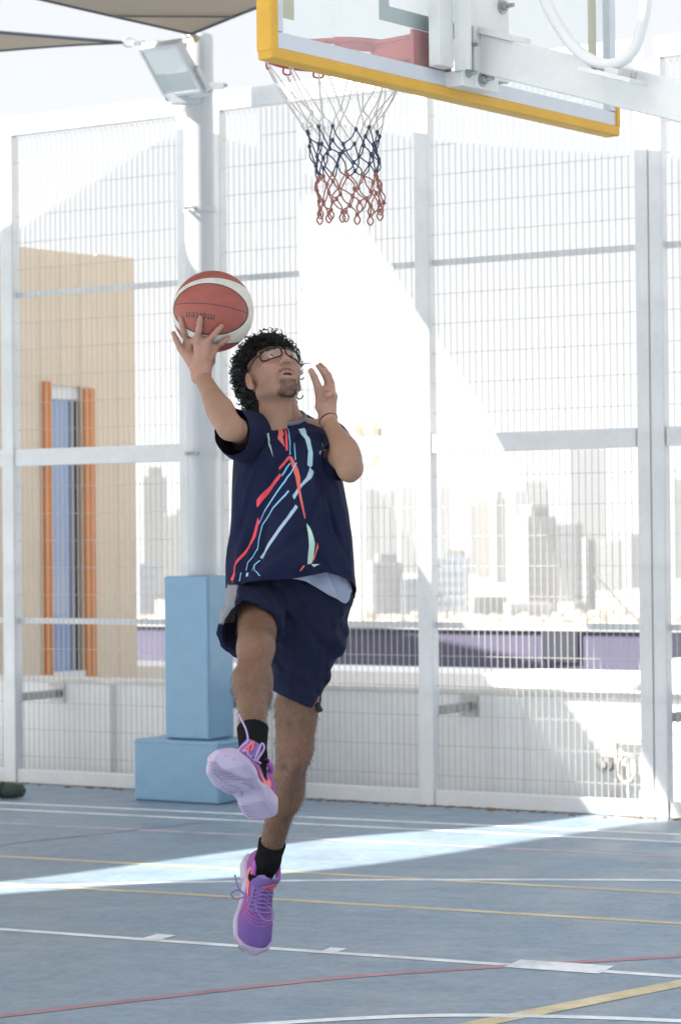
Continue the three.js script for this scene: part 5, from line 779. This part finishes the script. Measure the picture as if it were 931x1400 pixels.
    // tongue
    const tr = []; for (let j = 0; j <= 10; j++) { const t = j / 10, row = []; for (let i = 0; i <= 12; i++) { const u = i / 6 - 1, rad = t > 0.75 ? Math.sqrt(Math.max(0, 1 - ((t - 0.75) / 0.25) ** 2 * 0.75)) : 1; row.push(V(u * 0.034 * rad, 0.0 + 0.062 * t - 0.012 * u * u, (side ? 0.068 : 0.052) - 0.012 * t - 0.014 * u * u)); } tr.push(row); }
    const tongueMat = two(new THREE.MeshPhysicalMaterial({ color: lin(0.19, 0.12, 0.38), roughness: 0.65, sheen: 0.1 })), tongue = part('tongue', put(sheet(tr)), tongueMat, base);
    const ora = plain([0.85, 0.13, 0.09], 0.5), tri = (pts) => { const s = new THREE.Shape(pts.map(([a, b]) => new THREE.Vector2(a, b))); return new THREE.ExtrudeGeometry(s, { depth: 0.0012, bevelEnabled: false }); };
    const onTongue = new THREE.Matrix4().makeBasis(V(1, 0, 0), V(0, 0.981, -0.19), V(0, 0.19, 0.981)).setPosition(0.006, 0.012, side ? 0.0685 : 0.0525);
    part('emblem', put(merge([tri([[-0.017, 0.002], [-0.013, 0.0], [0.0145, 0.028], [0.0145, 0.034], [0.012, 0.036]]), tri([[0.011, 0.0], [0.0155, 0.0], [0.0155, 0.035], [0.0115, 0.033]]), tri([[-0.017, 0.002], [-0.012, -0.001], [0.0, -0.001], [-0.002, 0.003]]), tri([[-0.004, 0.01], [0.006, 0.012], [0.004, 0.015], [-0.001, 0.014]]), tri([[0.002, 0.003], [0.006, 0.003], [0.006, 0.013], [0.003, 0.013]])]).applyMatrix4(onTongue)), ora, tongue);
    // swoosh-shaped mark on both flanks
    for (const sd of [0, 1]) { const top = [[0.2, 0.3], [0.27, 0.52], [0.25, 0.34], [0.3, 0.24], [0.42, 0.3], [0.58, 0.52]], low = [[0.2, 0.3], [0.205, 0.2], [0.24, 0.12], [0.32, 0.1], [0.44, 0.22], [0.58, 0.52]], rws = [[], []]; for (let i = 0; i <= 24; i++) { const t = i / 24 * 5, k = Math.min(4, Math.floor(t)), f = t - k, g2 = (tb) => [tb[k][0] + f * (tb[k + 1][0] - tb[k][0]), tb[k][1] + f * (tb[k + 1][1] - tb[k][1])]; for (const [r, tb] of [[0, top], [1, low]]) { const [s, v] = g2(tb); rws[r].push(upperPt(s, sd ? Math.PI - v * 1.35 : v * 1.35, 0.0018)); } } part('side_mark', put(sheet(rws)), two(plain([0.8, 0.13, 0.09], 0.5)), base); }
    // stripes over the toe box
    const ribs = []; for (let k = 0; k < 6; k++) { const s = 0.62 + k * 0.032, pts = []; for (let i = 0; i <= 12; i++) { const ph = Math.PI * (0.2 + 0.6 * i / 12); pts.push(upperPt(s - 0.1 * Math.abs(i / 6 - 1) ** 1.5, ph, 0.0005)); } ribs.push(tube(pts.map((p) => p.applyMatrix4(M)), 0.0011, 20, 5)); }
    part('toe_stripe', merge(ribs), plain([0.45, 0.15, 0.45], 0.5), base);
    const lc = []; const lp = (s, u) => { const p = upperPt(s, Math.PI / 2 - u * 0.62, 0.0035); return p.applyMatrix4(M); };
    for (let k = 0; k < 6; k++) { const s0 = 0.41 + k * 0.036, s1 = s0 + 0.036; lc.push(tube([lp(s0, -1), lp((s0 + s1) / 2, 0), lp(s1, 1)], 0.0024, 10, 6), tube([lp(s0, 1), lp((s0 + s1) / 2, 0.02), lp(s1, -1)], 0.0024, 10, 6)); }
    lc.push(tube([-1, -0.9, -0.5, 0, 0.5, 0.9, 1].map((u) => lp(0.62 + 0.035 * (1 - u * u), u)), 0.003, 20, 6)); for (const u of [-1, 1]) lc.push(tube([0.38, 0.46, 0.54, 0.62].map((s) => lp(s, u * 1.08)), 0.003, 16, 6));
    part('laces', merge(lc.concat(loose.map((pts) => tube(pts, 0.0027, 40, 6)))), plain(side ? [0.5, 0.34, 0.6] : [0.22, 0.15, 0.4], 0.7), base);
    const cuff = []; for (let j = 0; j <= 20; j++) { const t = j / 20 * Math.PI; cuff.push(V(Math.cos(t) * 0.036, 0.006 + 0.014 * Math.sin(t), 0.015 - Math.sin(t) * 0.075)); } part('heel_collar', tube(cuff.map((p) => p.applyMatrix4(M)), 0.0085, 30, 8), plain([0.36, 0.1, 0.42], 0.6), base);
  }
  const q = (z) => (a) => a.map(([x, y]) => at(x, y, z));
  shoe(ankR, UR, TR, 1, [q(6.52)([[334, 1053], [327, 1046], [324, 1034], [330, 1021], [338.5, 1013], [337, 999], [326, 976]]), q(6.51)([[333, 1054], [328, 1041], [331, 1029], [338, 1026], [338.5, 1035], [333, 1047]]), q(6.52)([[333, 1053], [346, 1042], [355, 1022], [359, 1016], [361.5, 1022], [354, 1036], [341, 1049]])]);
  shoe(ankL, UL, TL, 0, [q(7.33)([[350, 1233], [338, 1226], [322, 1229], [316, 1222], [325, 1217], [340, 1226], [350, 1233]]), q(7.33)([[340, 1228], [327, 1215], [321, 1196]].map((v) => v)), q(7.32)([[349, 1232], [352, 1245], [364, 1259], [373, 1256], [373, 1246], [366, 1238]])]);
}
{ // short dark hair on the lower legs
  const r = rng(371), hs = [];
  for (const g of [pieces[1], pieces[2]]) { const p = g.attributes.position, n = g.attributes.normal, wp = V(0, 0, 0); let k = 0, guard = 0;
    while (k < 3600 && guard++ < 20000) { const i = Math.floor(r() * p.count), q = V(p.getX(i), p.getY(i), p.getZ(i)), m = V(n.getX(i), n.getY(i), n.getZ(i)); if (q.y > 1.26 || Math.exp(-q.distanceToSquared(J.kneeR) / 0.004) > 0.3) continue; q.add(V(r() - 0.5, r() - 0.5, r() - 0.5).multiplyScalar(0.006)); const L = 0.006 + r() * 0.0065; hs.push(bar(q.clone().addScaledVector(m, -0.002), q.clone().addScaledVector(m, L * 0.45).add(V((r() - 0.5) * 0.6 * L, -L, (r() - 0.5) * 0.4 * L)), 0.00036, 0.00014, 3)); k++; } }
  part('leg_hair', merge(hs), plain([0.03, 0.02, 0.014], 0.7), person, { kind: 'stuff' });
}
{ // bracelet
  const o = thing('bracelet', 'thin dark cord bracelet on the wrist of the free hand', 'bracelet', J.wrL.clone());
  const d = J.wrL.clone().sub(J.foL).normalize(), c = J.wrL.clone().addScaledVector(d, -0.006), t = new THREE.TorusGeometry(0.0275, 0.0024, 8, 48); t.scale(1, 1, 1); t.applyQuaternion(new THREE.Quaternion().setFromUnitVectors(V(0, 0, 1), d)); t.translate(c.x, c.y, c.z); part('cord', t, plain([0.012, 0.008, 0.012], 0.7), o);
}

renderer.render(scene, camera);
